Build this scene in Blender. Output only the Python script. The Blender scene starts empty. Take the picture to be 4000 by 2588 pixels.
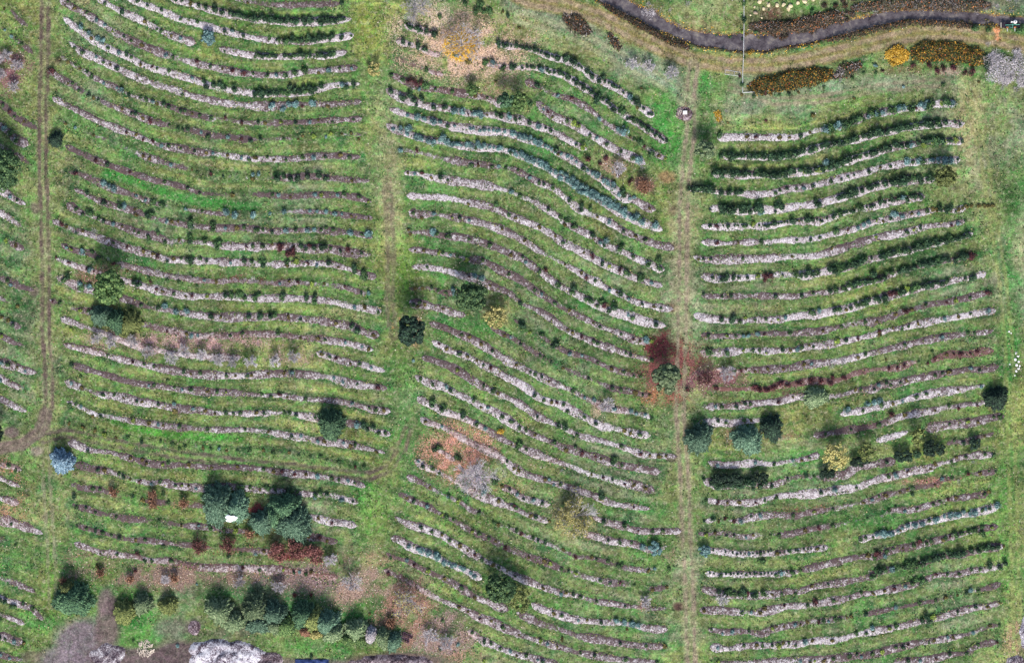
import bpy, math, random
import numpy as np
from mathutils import Vector, kdtree

SC = bpy.context.scene
COL = SC.collection
R = math.radians
random.seed(7); rng = np.random.default_rng(7)

# ---------------------------------------------------------------- camera, sky, sun, exposure
S = 280.0 / 2380.0                       # metres per photo unit (photograph taken as 2380 units wide)
cam = bpy.data.cameras.new('camera'); co = bpy.data.objects.new('camera', cam); COL.objects.link(co)
co.location = (0, 0, 900); co.rotation_euler = (0, 0, 0)
cam.sensor_width = 36; cam.lens = 36 * 900 / 280.0
cam.clip_start = 1; cam.clip_end = 5000
SC.camera = co
SUN_EL, SUN_AZ = 42, 174                 # light comes from the bottom (south) of the photograph
W = bpy.data.worlds.new("World"); SC.world = W; W.use_nodes = True
nt = W.node_tree; nt.nodes.clear()
sky = nt.nodes.new('ShaderNodeTexSky'); sky.sky_type = 'NISHITA'; sky.sun_disc = False
sky.sun_elevation = R(SUN_EL); sky.sun_rotation = R(SUN_AZ); sky.dust_density = 3; sky.air_density = 1.0
bg = nt.nodes.new('ShaderNodeBackground'); bg.inputs[1].default_value = 0.12
wo = nt.nodes.new('ShaderNodeOutputWorld')
nt.links.new(sky.outputs[0], bg.inputs[0]); nt.links.new(bg.outputs[0], wo.inputs[0])
sl = bpy.data.lights.new('sun', 'SUN'); sl.energy = 3.0; sl.angle = R(14); sl.color = (1, 0.96, 0.9)
so = bpy.data.objects.new('sun', sl); COL.objects.link(so)
d = Vector((math.sin(R(SUN_AZ)) * math.cos(R(SUN_EL)), math.cos(R(SUN_AZ)) * math.cos(R(SUN_EL)), math.sin(R(SUN_EL))))
so.rotation_euler = (-d).to_track_quat('-Z', 'Y').to_euler(); so.location = d * 200
SC.view_settings.view_transform = 'Standard'; SC.view_settings.look = 'None'
SC.view_settings.exposure = 1.1; SC.view_settings.gamma = 1

def P(x, y, z=0.0): return Vector(((x - 1190) * S, (770 - y) * S, z))
def lin(c):
    c = np.asarray(c, float) / 255.0
    return np.where(c <= 0.04045, c / 12.92, ((c + 0.055) / 1.055) ** 2.4)
EXPK = 1.75
def A(r, g, b): return tuple(lin((r, g, b)) / EXPK)      # albedo whose lit look is near this 8-bit colour

# ---------------------------------------------------------------- helpers
def tag(o, label=None, cat=None, group=None, kind=None):
    if label: o['label'] = label
    if cat: o['category'] = cat
    if group: o['group'] = group
    if kind: o['kind'] = kind
    return o
def link(name, me, mat=None, parent=None, loc=None, rot=None):
    o = bpy.data.objects.new(name, me); COL.objects.link(o)
    if mat is not None and me is not None and not me.materials: me.materials.append(mat)
    if parent is not None: o.parent = parent
    if loc is not None: o.location = loc
    if rot is not None: o.rotation_euler = rot
    return o
def mesh(name, v, f, smooth=False):
    me = bpy.data.meshes.new(name)
    v = np.asarray(v, np.float32); f = np.asarray(f, np.int32)
    me.vertices.add(len(v)); me.vertices.foreach_set('co', v.ravel())
    k = f.shape[1]
    me.loops.add(f.size); me.loops.foreach_set('vertex_index', f.ravel())
    me.polygons.add(len(f)); me.polygons.foreach_set('loop_start', np.arange(0, f.size, k, dtype=np.int32))
    if smooth: me.polygons.foreach_set('use_smooth', np.ones(len(f), bool))
    me.update(calc_edges=True)
    return me
def vattr(me, name, arr):
    arr = np.asarray(arr, np.float32)
    if arr.ndim == 2:
        a = me.attributes.new(name, 'FLOAT_COLOR', 'POINT')
        if arr.shape[1] == 3: arr = np.concatenate([arr, np.ones((len(arr), 1), np.float32)], 1)
        a.data.foreach_set('color', arr.ravel())
    else:
        a = me.attributes.new(name, 'FLOAT', 'POINT'); a.data.foreach_set('value', arr)
class MB:
    """collects boxes and tubes, then makes one mesh (polygons of any size)"""
    def __init__(s): s.v = []; s.f = []
    def box(s, c, d, rz=0.0, taper=1.0):
        x, y, z = d[0] / 2, d[1] / 2, d[2] / 2; b = len(s.v); cr, sr = math.cos(rz), math.sin(rz)
        for dz, k in ((-z, 1), (z, taper)):
            for dx, dy in ((-x, -y), (x, -y), (x, y), (-x, y)):
                s.v.append((c[0] + (dx * cr - dy * sr) * k, c[1] + (dx * sr + dy * cr) * k, c[2] + dz))
        s.f += [[b + i for i in q] for q in ((3, 2, 1, 0), (4, 5, 6, 7), (0, 1, 5, 4), (1, 2, 6, 5), (2, 3, 7, 6), (3, 0, 4, 7))]
        return s
    def tube(s, p, q, r0, r1=None, n=8, caps=True):
        p, q = Vector(p), Vector(q); r1 = r0 if r1 is None else r1; a = (q - p)
        if a.length < 1e-6: return s
        a.normalize(); u = a.orthogonal().normalized(); w = a.cross(u); b = len(s.v)
        for c, r in ((p, r0), (q, r1)):
            for i in range(n):
                t = 2 * math.pi * i / n; s.v.append(tuple(c + (u * math.cos(t) + w * math.sin(t)) * r))
        for i in range(n):
            j = (i + 1) % n; s.f.append([b + i, b + j, b + n + j, b + n + i])
        if caps: s.f.append([b + i for i in range(n)][::-1]); s.f.append([b + n + i for i in range(n)])
        return s
    def build(s, name, mat, parent=None, loc=None, rot=None, smooth=False):
        me = bpy.data.meshes.new(name); me.from_pydata(s.v, [], s.f); me.update()
        if smooth: me.polygons.foreach_set('use_smooth', np.ones(len(me.polygons), bool))
        return link(name, me, mat, parent, loc, rot)

def vnoise(x, y, sc, seed):
    """smooth value noise, -1..1, feature size sc metres"""
    g = np.random.default_rng(seed).uniform(-1, 1, (256, 256))
    u = x / sc + 61.3; v = y / sc + 87.7
    i = np.floor(u).astype(int); j = np.floor(v).astype(int); fu = u - i; fv = v - j
    fu = fu * fu * (3 - 2 * fu); fv = fv * fv * (3 - 2 * fv)
    a = g[i % 256, j % 256]; b = g[(i + 1) % 256, j % 256]; c = g[i % 256, (j + 1) % 256]; e = g[(i + 1) % 256, (j + 1) % 256]
    return (a * (1 - fu) + b * fu) * (1 - fv) + (c * (1 - fu) + e * fu) * fv
def fbm(x, y, sc, seed, o=4):
    t = 0; a = 1.0; n = 0
    for k in range(o): t = t + a * vnoise(x, y, sc / 2 ** k, seed + k); n += a; a *= 0.6
    return t / n * 1.5

# ---------------------------------------------------------------- materials
def mat(name):
    m = bpy.data.materials.new(name); m.use_nodes = True; n = m.node_tree; n.nodes.clear()
    o = n.nodes.new('ShaderNodeOutputMaterial'); b = n.nodes.new('ShaderNodeBsdfPrincipled')
    n.links.new(b.outputs[0], o.inputs[0]); b.inputs['Roughness'].default_value = 0.85
    b.inputs['Specular IOR Level'].default_value = 0.15
    return m, n, b
def N(n, t, **k):
    x = n.nodes.new(t)
    for a, v in k.items(): setattr(x, a, v)
    return x
def noise(n, scale, detail=3, rough=0.6, vec=None, dist=0.0):
    x = N(n, 'ShaderNodeTexNoise'); x.inputs['Scale'].default_value = scale; x.inputs['Detail'].default_value = detail
    x.inputs['Roughness'].default_value = rough; x.inputs['Distortion'].default_value = dist
    if vec is None:
        if 'oc' not in n.nodes:
            t = N(n, 'ShaderNodeTexCoord'); t.name = 'oc'
        vec = n.nodes['oc'].outputs['Object']
    n.links.new(vec, x.inputs['Vector'])
    return x.outputs['Fac']
def maprange(n, fac, a, b, c=0.0, d=1.0, smooth=False):
    x = N(n, 'ShaderNodeMapRange'); x.clamp = True
    if smooth: x.interpolation_type = 'SMOOTHSTEP'
    for i, v in enumerate((fac, a, b, c, d)):
        if isinstance(v, (int, float)): x.inputs[i].default_value = v
        else: n.links.new(v, x.inputs[i])
    return x.outputs[0]
def math_(n, op, a, b=0.0, clamp=False):
    x = N(n, 'ShaderNodeMath', operation=op); x.use_clamp = clamp
    for i, v in enumerate((a, b)):
        if isinstance(v, (int, float)): x.inputs[i].default_value = v
        else: n.links.new(v, x.inputs[i])
    return x.outputs[0]
def mix(n, fac, a, b, mode='MIX'):
    x = N(n, 'ShaderNodeMix', data_type='RGBA', blend_type=mode); x.clamp_factor = True
    for s, v in ((0, fac), (6, a), (7, b)):
        if isinstance(v, (int, float)): x.inputs[s].default_value = v
        elif isinstance(v, tuple): x.inputs[s].default_value = (*v[:3], 1)
        else: n.links.new(v, x.inputs[s])
    return x.outputs[2]
def attr(n, name):
    x = N(n, 'ShaderNodeAttribute', attribute_name=name); return x
def grey(n, v):
    x = N(n, 'ShaderNodeCombineColor')
    for i in range(3): n.links.new(v, x.inputs[i])
    return x.outputs[0]
def ramp(n, fac, stops, const=False):
    x = N(n, 'ShaderNodeValToRGB'); cr = x.color_ramp
    if const: cr.interpolation = 'CONSTANT'
    while len(cr.elements) < len(stops): cr.elements.new(0.5)
    for e, (p, c) in zip(cr.elements, stops): e.position = p; e.color = (*c, 1)
    n.links.new(fac, x.inputs[0]); return x.outputs[0]
def bump(n, b, h, strength, dist=0.1):
    x = N(n, 'ShaderNodeBump'); x.inputs['Strength'].default_value = strength; x.inputs['Distance'].default_value = dist
    n.links.new(h, x.inputs['Height']); n.links.new(x.outputs[0], b.inputs['Normal'])

def grass_colour(n):
    """the sward: painted tone per place, broken up by tufts, moss, thatch and fallen leaves"""
    g = attr(n, 'sward').outputs['Color']; l = attr(n, 'litter'); live = math_(n, 'SUBTRACT', 1.0, math_(n, 'MULTIPLY', attr(n, 'bare').outputs['Fac'], .85))
    fine = noise(n, 1.9, 4, 0.85); mid = noise(n, 0.6, 4, 0.75); vf = noise(n, 4.0, 3, 0.8)
    dark = maprange(n, fine, 0.36, 0.64, 0.5, 1.5)
    c = mix(n, 1.0, g, grey(n, dark), 'MULTIPLY')
    c = mix(n, 1.0, c, grey(n, maprange(n, vf, 0.36, 0.64, 0.72, 1.28)), 'MULTIPLY')
    c = mix(n, 1.0, c, grey(n, maprange(n, mid, 0.36, 0.64, 0.6, 1.42)), 'MULTIPLY')
    moss = maprange(n, noise(n, 0.45, 5, 0.8, dist=0.6), 0.48, 0.60)
    c = mix(n, math_(n, 'MULTIPLY', live, math_(n, 'MULTIPLY', moss, 0.8)), c, mix(n, 1.0, c, (0.55, 1.1, 0.7), 'MULTIPLY'))
    thatch = maprange(n, noise(n, 0.8, 5, 0.85, dist=0.3), 0.52, 0.64)
    c = mix(n, math_(n, 'MULTIPLY', live, math_(n, 'MULTIPLY', thatch, 0.48)), c, mix(n, 1.0, A(190, 182, 156), grey(n, dark), 'MULTIPLY'))
    soil = maprange(n, noise(n, 1.1, 4, 0.75, dist=0.8), 0.63, 0.68)
    c = mix(n, math_(n, 'MULTIPLY', live, math_(n, 'MULTIPLY', soil, 0.7)), c, A(72, 62, 56))
    # fallen leaves: speckles whose number follows the litter amount
    sp = noise(n, 2.3, 4, 0.9)
    a = l.outputs['Alpha']
    th = maprange(n, a, 0.0, 1.0, 0.72, 0.40)
    msk = maprange(n, math_(n, 'SUBTRACT', sp, th), -0.02, 0.03)
    hue = maprange(n, noise(n, 0.7, 4, 0.8, dist=0.5), 0.4, 0.6)
    lcol = mix(n, math_(n, 'MULTIPLY', hue, 0.55), l.outputs['Color'], mix(n, 1.0, l.outputs['Color'], (0.62, 0.66, 0.92), 'MULTIPLY'))
    under = maprange(n, a, 0.35, 0.9, 0.0, 0.5)
    c = mix(n, under, c, mix(n, 1.0, lcol, grey(n, maprange(n, fine, 0.38, 0.62, 0.25, 0.9)), 'MULTIPLY'))
    lc = mix(n, 1.0, lcol, grey(n, maprange(n, noise(n, 3.1, 2, 0.8), 0.38, 0.62, 0.55, 1.9)), 'MULTIPLY')
    c = mix(n, msk, c, lc)
    return c, fine
# plants, read off the photograph tile by tile: (tile column, tile row, pixels per tile unit): "x,y[kind] ..."
PLANTS = {
(0,0,4):"""43,84 43,281 107,344 153,366 197,410 632,16 697,81 805,124 893,188 980,234 1046,297 1155,341 1220,383 1329,427
979,37 1133,122d 1350,208 1459,273 1501,295 1590,339 1677,360 1283,14 1371,54 1502,99 1568,143 1677,185 1829,207 2090,293 2156,293 2265,336
1634,0 1698,0 1764,32 1851,53 1916,77 2000,95d 2066,119d 2140,125d 2218,140d 2287,164d 2306,32
2090,488 2372,532 850,363 1004,450 1112,493 1177,514 1220,536 1308,601 1416,623 1461,644 1568,666 1787,731 1895,752d 1917,816d 1982,794d 2072,815d 2180,837d 2372,881d 2045,785d
1548,514 1612,535 1895,599 1960,620 2069,641 2160,665r 2265,685r 2350,685 1830,575r 745,250b 835,315b 905,365b 950,385b
698,451 763,494 895,538 960,580 1025,602 1090,646 634,581 698,602 743,646 808,669 851,713 962,776 1090,820 1133,840 1200,884 1309,905 1354,928 1419,950 1461,970 1525,970 1571,992 1679,1034 1722,1034 1787,1057 1854,1078 1962,1100 2093,1098 2246,1141
480,668r 634,776 678,776 742,842 829,885 872,906 916,928 960,950 1004,971 1136,1014 1220,1058 1265,1058 1330,1100 1396,1123 1571,1165 1655,1210 1700,1210 1745,1207 1808,1207 1875,1231 1941,1272 2117,1272 2246,1294 2333,1315
1700,882 613,1149 700,1190 876,1255 1179,1232 1267,1252 1332,1297 1419,1318 1506,1361 1571,1360 1680,1383 1810,1405 1918,1424 1984,1424 2117,1445 2180,1445 2246,1467 2310,1490 2372,1467
1179,1384 1330,1450 1396,1470 1485,1493 1592,1534 898,1495 1004,1535 27,976 91,1042 134,1084 222,1128 91,1238g 40,1200b 156,1301g 27,1366 91,1410""",
(1,0,4):"""360,50 797,32 58,160d 144,182d 212,205d 290,190d 364,205d 448,205d 515,190d 605,223d 645,203d 733,205d 820,180 124,357 188,378 253,378 341,355d 427,378d 490,350d 538,378d 590,345d 645,355d 715,340d 798,352d 883,333
0,531d 60,531d 190,531 320,531 407,507d 538,528 645,528d 690,507d 103,705 190,705 277,705 364,683g 450,659g 582,681 669,659 777,637 885,637
40,837d 0,881d 60,903d 168,858d 320,815d 409,858d 497,810d 515,855d 560,833d 360,830d 445,820d 610,810d 845,810d 908,790d 795,790b 155,978b 255,1010b 310,975b 370,978b 430,988 520,962b 671,986 20,1140 83,1140 235,1138 366,1138 497,1138 583,1117 712,1138 757,1116 910,1114
40,1293 190,1292 256,1292 390,1292 430,1268 541,1270 650,1270 692,1246 802,1247 887,1247 954,1292 5,1467 105,1467 170,1488 280,1488 432,1467 540,1465 585,1442 650,1465 780,1443 867,1463
1210,5t 1711,153 1949,45g 2080,42g 2080,90g 2037,110g 2123,110g 2168,110g 2298,107 2343,152 1430,258d 1510,275d 1585,298d 1657,325d 1475,268s 1545,290s 1428,417 1367,395d 1507,435d 1570,460d
1863,523 1545,633 1582,655 1970,575o 2255,415d 2335,425d 2300,425d 2135,585g 2210,590b 2298,631g 2372,625d 1257,700 1365,745 1430,750r 1480,765r 1530,770r 1570,800g 1453,830 1517,830 1669,830 1822,852 2040,893 2149,915 1257,852d 1363,917d 1430,895d 1460,935d 1540,915d
1495,982 1648,1002d 1757,1002d 1850,1025b 1910,1035b 1975,1067 2035,1050b 2080,1060b 2149,1067 2237,1067 2280,1089d 2350,1090b 1410,1070 1500,1095b 1560,1110b 1655,1135b 1715,1133 1780,1178 1845,1176 1996,1200 2084,1220 2237,1220 2376,1243
1280,1200 1345,1205b 1410,1245 1420,1200b 1497,1267b 1542,1288b 1605,1308b 1648,1330b 1735,1287b 1778,1330b 1822,1352b 1865,1335b 1912,1352 1975,1345b 2043,1372 2060,1340b 2130,1355b 2215,1373 2280,1375b 2369,1415
1347,1397 1497,1395 1475,1440 1758,1482 1911,1503 2000,1525 2063,1525 2232,762""",
(2,0,4):"""70,261 485,347 942,410r 855,562 1270,648t 1204,822 137,457d 333,521d 420,543d 215,470d 45,430d 500,545d 580,580d 650,632s 704,672d 747,716d 812,758d 840,725d 943,803d 1000,820s 1035,860s 1090,910b 1160,950d 1162,995 1270,1060
10,630d 95,630 203,630 275,645b 355,675 445,685d 515,722d 600,770d 670,815d 735,860d 791,933d 805,895d 892,950d 943,1020d 1020,1045g 1075,1106 1135,1120g 1205,1165d 1270,1205d 1337,1257 1402,1300
236,803d 421,890 551,910 815,1106 160,957g 290,1020 335,997 333,1043 380,1086 510,1130 575,1152l 620,1180l 725,1258 792,1280 880,1347 1010,1412 1120,1475g 1180,1495b 30,1108 73,1108 162,1152 240,1180b 315,1193 357,1215 598,1346 655,1370l
708,1476r 880,1476r 816,1518r 10,1241b 73,1262b 118,1284b 165,1295b 210,1310b 260,1325b 335,1370 425,1435 410,1390d 512,1455 990,1215b 1040,1220b 1098,1280 1140,1300 1190,1330g 1228,1365 1358,1452 1425,1474 0,1405b 30,1435b 80,1430b 110,1450b 165,1478b 208,1500b 275,1520b 318,1535b
1268,40t 1464,103t 1637,36t 1551,234 1595,277 1747,321 1899,321 2027,340 2072,340 2140,297 2180,318 2139,363 2223,275 2270,297 2290,340 2353,297 1965,470 2182,449 2210,490y 2160,537 2159,36 2159,188d
1989,1035 1935,1100y 2011,1145 2118,710 2138,797 2140,884 2248,905 2355,863 2362,1123 1930,1260g 2184,1275 2271,1275 1748,1472g 1945,1452d 2033,1472d 2143,1450d 1990,1440g 2090,1450d 2200,1460d 2350,1450d 2290,1460g 1300,1435g""",
(3,0,4):"""517,57r 627,53r 714,53r 778,75r 823,75r 606,119r 732,119r 778,140r 735,184r 672,204r 692,5r 800,0r 408,119g 192,208r 432,206r 410,271r 346,271r 280,292r 540,249r 40,317r 84,338r 128,338r 171,338r 910,292o 973,73t 997,119t 1084,95t 1171,73t 1236,31t
1390,10t 1433,27t 1367,73t 1433,95t 1476,73t 1541,51t 1628,73t 1715,27t 1735,70t 1890,0t 1933,114t 2021,91t 2128,70t 2260,112t 2236,5t 2305,10t 1802,203o 1889,202o 2040,200o 2083,223o 1933,268g 2042,287g 2216,203t 2324,286g 2368,243g
2042,417t 2021,461t 2086,483t 1956,548t 2000,613t 2156,613t 1891,679r 1826,681r 1956,766 2174,831t 2305,830t 1715,637r 1630,527o 1630,637r 1563,659r 1500,615r 1348,615r 1152,595y 1280,529y 1064,660 1000,617 1000,682 891,681 782,730 672,661t 672,748t
522,815 391,837 282,858 195,882 108,882 25,882 1260,812 1630,790 803,921 413,1077
108,1275 197,1275 305,1273 391,1229 457,1207 565,1229 630,1185g 697,1161d 762,1161g 825,1110b 868,1073 893,1118 935,1075b 1000,1065b 1070,1045b 1130,1020g 1154,1030g 1215,1000b 1260,995b 1306,1008 1370,1008 1410,980b 1479,1008 1475,960b 1543,964 1609,964 1675,962 1725,965b
20,1470d 87,1470d 197,1446d 284,1425d 393,1404d 445,1380g 500,1360d 560,1360d 610,1338d 660,1330d 697,1338d 735,1310g 827,1294g 890,1270d 937,1270d 1000,1248d 1060,1230d 1110,1228d 1160,1205d 1219,1205d 1270,1185d 1327,1182d 1380,1165g 1435,1161d 1523,1161d 1590,1160d 1652,1138d 1740,1138 1785,1160
740,1490d 807,1468d 860,1450g 915,1444d 960,1425d 1000,1424d 1050,1395d 1130,1380d 1190,1355d 1240,1358d 1290,1355d 1330,1345b 1393,1335d 1440,1345l 1480,1314d 1535,1320l 1588,1311d 1640,1320l 1690,1310d 1745,1310l 1806,1311
1132,1525 1350,1508 1437,1508g 1300,1500b 1530,1490b 1588,1487b 1640,1490b 1700,1490b 1763,1485 640,1530d 540,1525b 600,1510d""",
(0,1,4):"""1205,60 1333,103 1530,150 1574,170 1745,210 1857,256 2160,275 1009,193b 960,160b 1060,220b 1790,38 1836,59 1963,81 2075,102 2140,102 2355,80 2355,123
95,285 160,327 55,698 140,740 75,1065 97,1110 140,1110 162,1304 15,1415 77,1436 122,1480
812,258 835,300 965,345d 1117,388d 1150,370b 1250,408 1270,453 1270,282 1355,321 1420,345g 1510,366g 1380,474d 1410,445g 1725,408 1878,428 2182,450b 2110,430b 2355,450b 700,75r
705,410 768,455 835,450g 920,497 965,518 1052,541 1140,562 1250,605 1290,626 1380,670g 1467,626 1530,715 1596,736 1662,692 1555,517 1598,517 1660,517 1770,560d 1770,520g 1988,580g 1985,540g 2095,580 2205,580 2270,578 2375,605 1770,712d 1770,680g 1910,700g 2012,753g 2030,715g 2290,753 2350,753
530,520 573,541 617,565 706,630 770,605 858,650t 880,610t 1052,716 1182,758 1335,800 1423,821 1467,843 1555,886 1618,865 1685,865 1770,886d 1858,865 1925,885 2030,885t 2142,907 2270,883d 2340,890g
617,762 660,783 770,803b 858,803 945,847 902,870 1010,868 1052,912 1140,908 1140,955 1185,976 1380,980t 1470,990t 1650,1030t 1770,1050t 1930,1070t 2085,1070t
706,935 837,976b 597,1067g 630,1040d 752,1130g 740,1100b 830,1130b 1380,1040 1402,1083 1293,1107d 1250,1090d 1360,1150 1515,1170 1575,1168 1620,1192 1555,1061 1665,1083 1838,1061 1903,1061 2012,1081 2187,1060t 2355,1060t 2280,1060t
1730,1213 1882,1213 1925,1213 2100,1212d 2160,1210g 2220,1205g 2273,1232g 2375,1230g 490,1262 556,1283 685,1327 750,1348 820,1348 1315,1302 1467,1323 1525,1300b 1640,1350b 1740,1355b 1968,1407d 2057,1407 2316,1405d 665,1520 1555,1535""",
(1,1,4):"""20,80 195,122d 260,98d 325,122d 388,122d 480,100d 585,98d 650,120d 890,142 955,140 150,273 215,273 325,295 457,295 545,272 608,272 760,270 825,270 955,292 1043,337
130,448 262,425b 500,425 565,425 650,425 738,445 802,447 890,467 1043,488 15,600 65,600 152,622 280,600 370,600 480,600 545,598 610,598 655,578 715,600 880,618b 978,640 1035,640b
65,752 152,732 230,740r 230,770r 330,790r 350,820r 300,820r 348,752 470,773 420,745d 500,740r 543,772d 610,772d 645,755d 697,770 785,795 860,780r 893,817 980,815 67,928d 60,890g 285,928 290,895g 368,895l 480,905 567,926 675,905d 763,946 915,990d 915,950d 1003,1033g 1010,1000g
220,1100 306,1078 393,1078 523,1100 632,1100 828,1120 980,1185 1046,1185 5,1232g 242,1230g 255,1200d 350,1230 470,1230d 545,1210d 545,1252g 15,1205g 915,1317 1003,1317 1135,1358 43,1405d 133,1403d 170,1385g 308,1405 415,1427 525,1427 743,1468 895,1490d 940,1530d 200,1538
1412,73 1478,73 1542,73 1630,117 1715,115d 1785,138 1978,353 2375,240 1460,443 1498,443 1543,487 1652,443 1827,485 1893,485 1980,505 2285,592 2350,462 2370,636 2230,360g
1414,595 1435,639 1675,639g 1640,625b 1785,660g 1980,682 2175,745g 2307,788 2370,832 1480,790 1565,790 1697,812 1740,812 1808,833 1873,833 1958,877 2110,875 2285,985 2350,1007
1590,943 1872,1009 1940,1029 1980,1029 2177,1115 2040,1025b 2105,1050b 1480,1140 1550,1140 1632,1138 1698,1160 1765,1181 1835,1160b 1458,1290 1522,1270 1503,1312 1567,1290 1743,1333 2000,0 2065,0 2195,10 2260,10 2325,25""",
(2,1,4):"""0,28 55,48 162,112 250,155 295,177 382,200 5,243 78,287 315,8b 358,48b 445,112b 512,133b 410,70b 460,60b 500,80b 560,125b 600,155b 640,185b 690,215b 620,241b 663,241b 750,285b 735,245b 790,260b 820,305b 860,350b 860,310b 900,320b 935,355b 946,393b 990,375b 1000,410b 1055,457b 1050,410b 1100,478b 1150,470b 1186,522 1170,490g 1318,566 1340,560b
663,25d 750,75b 785,95b 850,135b 885,160b 945,190b 1210,20 990,88r 1098,150r 1208,216r 1033,283d 1030,240d 1100,305 1275,393 535,328 643,415d 650,370d 728,395 728,458 795,480 905,522 1035,610 1147,653 1192,674 1235,697
337,415 448,482 490,546 577,569g 520,510g 690,633 755,653d 817,717 860,740 880,690b 993,783g 1020,750g 1125,850 1275,913g 1360,890g 1363,957g 35,483 100,504 252,569 405,655 470,720 580,763 668,806 840,915 745,840r 905,936 1005,970r 1060,1001g 1190,1067g 1200,1035g 1298,1087
0,635 123,700 275,808 490,916 645,1002 690,1046 775,1067 905,1155 970,1176 1013,1197d 1080,1240 1210,1283 1320,1305 1385,1326 0,830 98,850 125,895 167,916 255,982 310,970r 430,1112g 560,1178g 570,1140d 690,1240g 735,1262g 830,1260g 798,1305 870,1295r 908,1350d 950,1320d 1085,1390 1125,1412 1343,1478d
210,1157 278,1200 405,1285 537,1350 755,1460 820,1502 975,1535 80,1288 78,1463 100,1490d 470,1502 520,1525
1647,215d 1695,215d 1752,215d 1947,258d 2020,250d 2085,258d 2120,245d 2272,280 1947,85d 1980,60d 2120,85d 2080,60d 2210,85 2250,85 2370,85d 2290,70g
1840,410 1940,380d 1990,380d 2035,432d 2050,385d 2100,380d 2125,432d 2150,385d 2200,385d 2210,432d 2255,408d 2310,435b 1840,563 1905,563 2013,563 2165,563 2250,545l 2360,563 1840,717 1905,717 2100,713 2318,713
1733,868 2145,868 1780,870s 1850,870s 1863,1042 1955,1062d 1995,1042d 2060,1042d 2105,1042 2190,1040 2290,1035l 2350,1040r 2370,1020r 1776,1195 1950,1215 2038,1215 1778,1412 1950,1434d 2050,1430d 2125,1454 2170,1411 2258,1432 2365,1432""",
(3,1,4):"""65,105d 60,70d 153,82d 200,60d 241,60d 300,40d 395,60d 440,30d 340,50l 503,38d 545,15g 470,40l 632,15d 690,0g 70,257 112,235 175,213 265,213 330,213 417,190 525,170 590,147 680,130s 742,102 800,85s 850,80 940,57 1045,15 1132,5
655,298d 700,285d 765,275d 820,240d 875,232d 920,200d 960,210d 1000,185d 1092,165d 1145,150d 1220,165d 1190,130d 1308,122d 1350,125g 1417,142d 1490,120d 1390,110d 68,433 133,388d 80,380d 100,375d 460,366d 445,330d
287,517 370,505d 410,505d 455,505s 220,520d 180,525s 60,535d 100,540s 505,517 612,470d 670,450g 705,440s 787,427 850,395g 960,383 1040,345d 1070,335s 1155,320d 1215,300d 1287,317d 1330,285d 1370,293d 1418,293d 1260,295b 0,560
266,690 396,690 483,669 547,647 632,610g 743,602 832,580 895,556 930,530b 1007,513 1070,513 1135,493 1180,460b 1246,470 1330,448 1397,448 1482,426 1570,410o 1600,400d 1660,424d 1745,424 1700,390d
222,845 440,843 592,775 1005,665 1287,620 1352,600 1418,577 1703,555 1766,534 1830,513 137,1016 30,1025r 250,1010g 310,1016d 355,1016d 418,1016d 460,993g 380,985d 620,940g 680,972 700,940g 750,925g 790,928d 853,905d 900,875g 963,861 1027,861 1180,817 1245,795 1310,795g 1350,745s
1572,730d 1550,700d 1615,700d 1658,708d 1720,680d 1765,686d 1800,660d 1855,643d 1830,660d 68,1213 310,1213 420,1190 575,1167d 630,1160g 700,1147g 740,1120g 775,1105g 830,1085d 900,1080d 943,1080d 985,1016d 1030,1058d 1080,1038d 1100,1000g 1155,990g 1222,991d 1290,970d 1357,948d 1420,926d 1485,926d 1530,904d 1570,910d 1615,880d 1680,870d 1743,881d 1812,858d 1812,815d 1900,835r 1880,840r
95,1432 160,1410 480,1385 470,1345b 400,1370g 617,1344d 660,1340g 725,1340 770,1320 855,1298 910,1290g 942,1253 1000,1240d 1030,1253d 1075,1230d 1100,1270g 1180,1187r 1140,1190r 1245,1187d 1250,1155d 1333,1165g 1370,1130g 1290,1150l 1440,1120d 1485,1120d 1570,1090d 1615,1100d 1660,1085g 1833,1053 1900,1045d
2050,1183r 1878,1228 1747,1250 1660,1272 1465,1295 1333,1340 1183,1383 1230,1350t 1400,1325t 1280,1350r 1008,1450 900,1450 790,1472 683,1494 508,1535 2050,1358 1880,1380 1770,1402 1683,1424 1638,1424 1507,1446 1400,1468 1310,1490 1248,1513 1160,1513 1030,1535""",
(0,2,4):"""905,68t 1034,110t 1383,197t 1883,217t 2035,260t 2167,281t 2341,281t 15,50 15,290 80,310 165,333 232,375 5,463 210,527 1010,220 1060,242 1232,283 1340,305 1430,327 1537,348 1710,370 1775,392 1862,390 2103,410 2190,410 2300,410 2340,408 1730,20 1775,42 1840,42 2143,42 2252,20
665,308 753,417 1385,500 1430,500 1473,500 1560,457 1623,520 1690,543 1777,543 1930,563 2017,563 2103,563 2170,563 667,482 755,525 950,590 1060,590 1147,610 1275,653 1320,652 1472,676 1625,674 1625,740 1800,718 1908,740 1995,760 2105,760 2170,760 2235,760 2320,758 2380,758
647,677 712,677 755,701 863,787 930,787 1082,807 1235,828 1385,848 1473,870 1517,870 1625,870 1670,890 1757,890 1930,910 2280,910 647,852 777,893 885,917 973,960 1082,980 1190,980 1320,1023 1495,1023 1605,1045 1715,1067 1670,1087 1822,1067 1890,1087 1955,1087 2040,1085 2105,1107 2215,1107 2322,1105
735,1048 820,1112 888,1110 1082,1133 1213,1177 1320,1197 1365,1219 1518,1240 1562,1218 1757,1240 1973,1260 2213,1260 910,1287 975,1287 1105,1328 1147,1350 1215,1372 1300,1393 1410,1415 1495,1393 1627,1435 1693,1435 1757,1435 1825,1457 2105,1435 2150,1457 2210,1445g 2255,1450g 2325,1455 690,1438 800,1461 866,1460 934,1461 1062,1520 1518,1502 1237,1533 82,1246 147,1290""",
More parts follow.
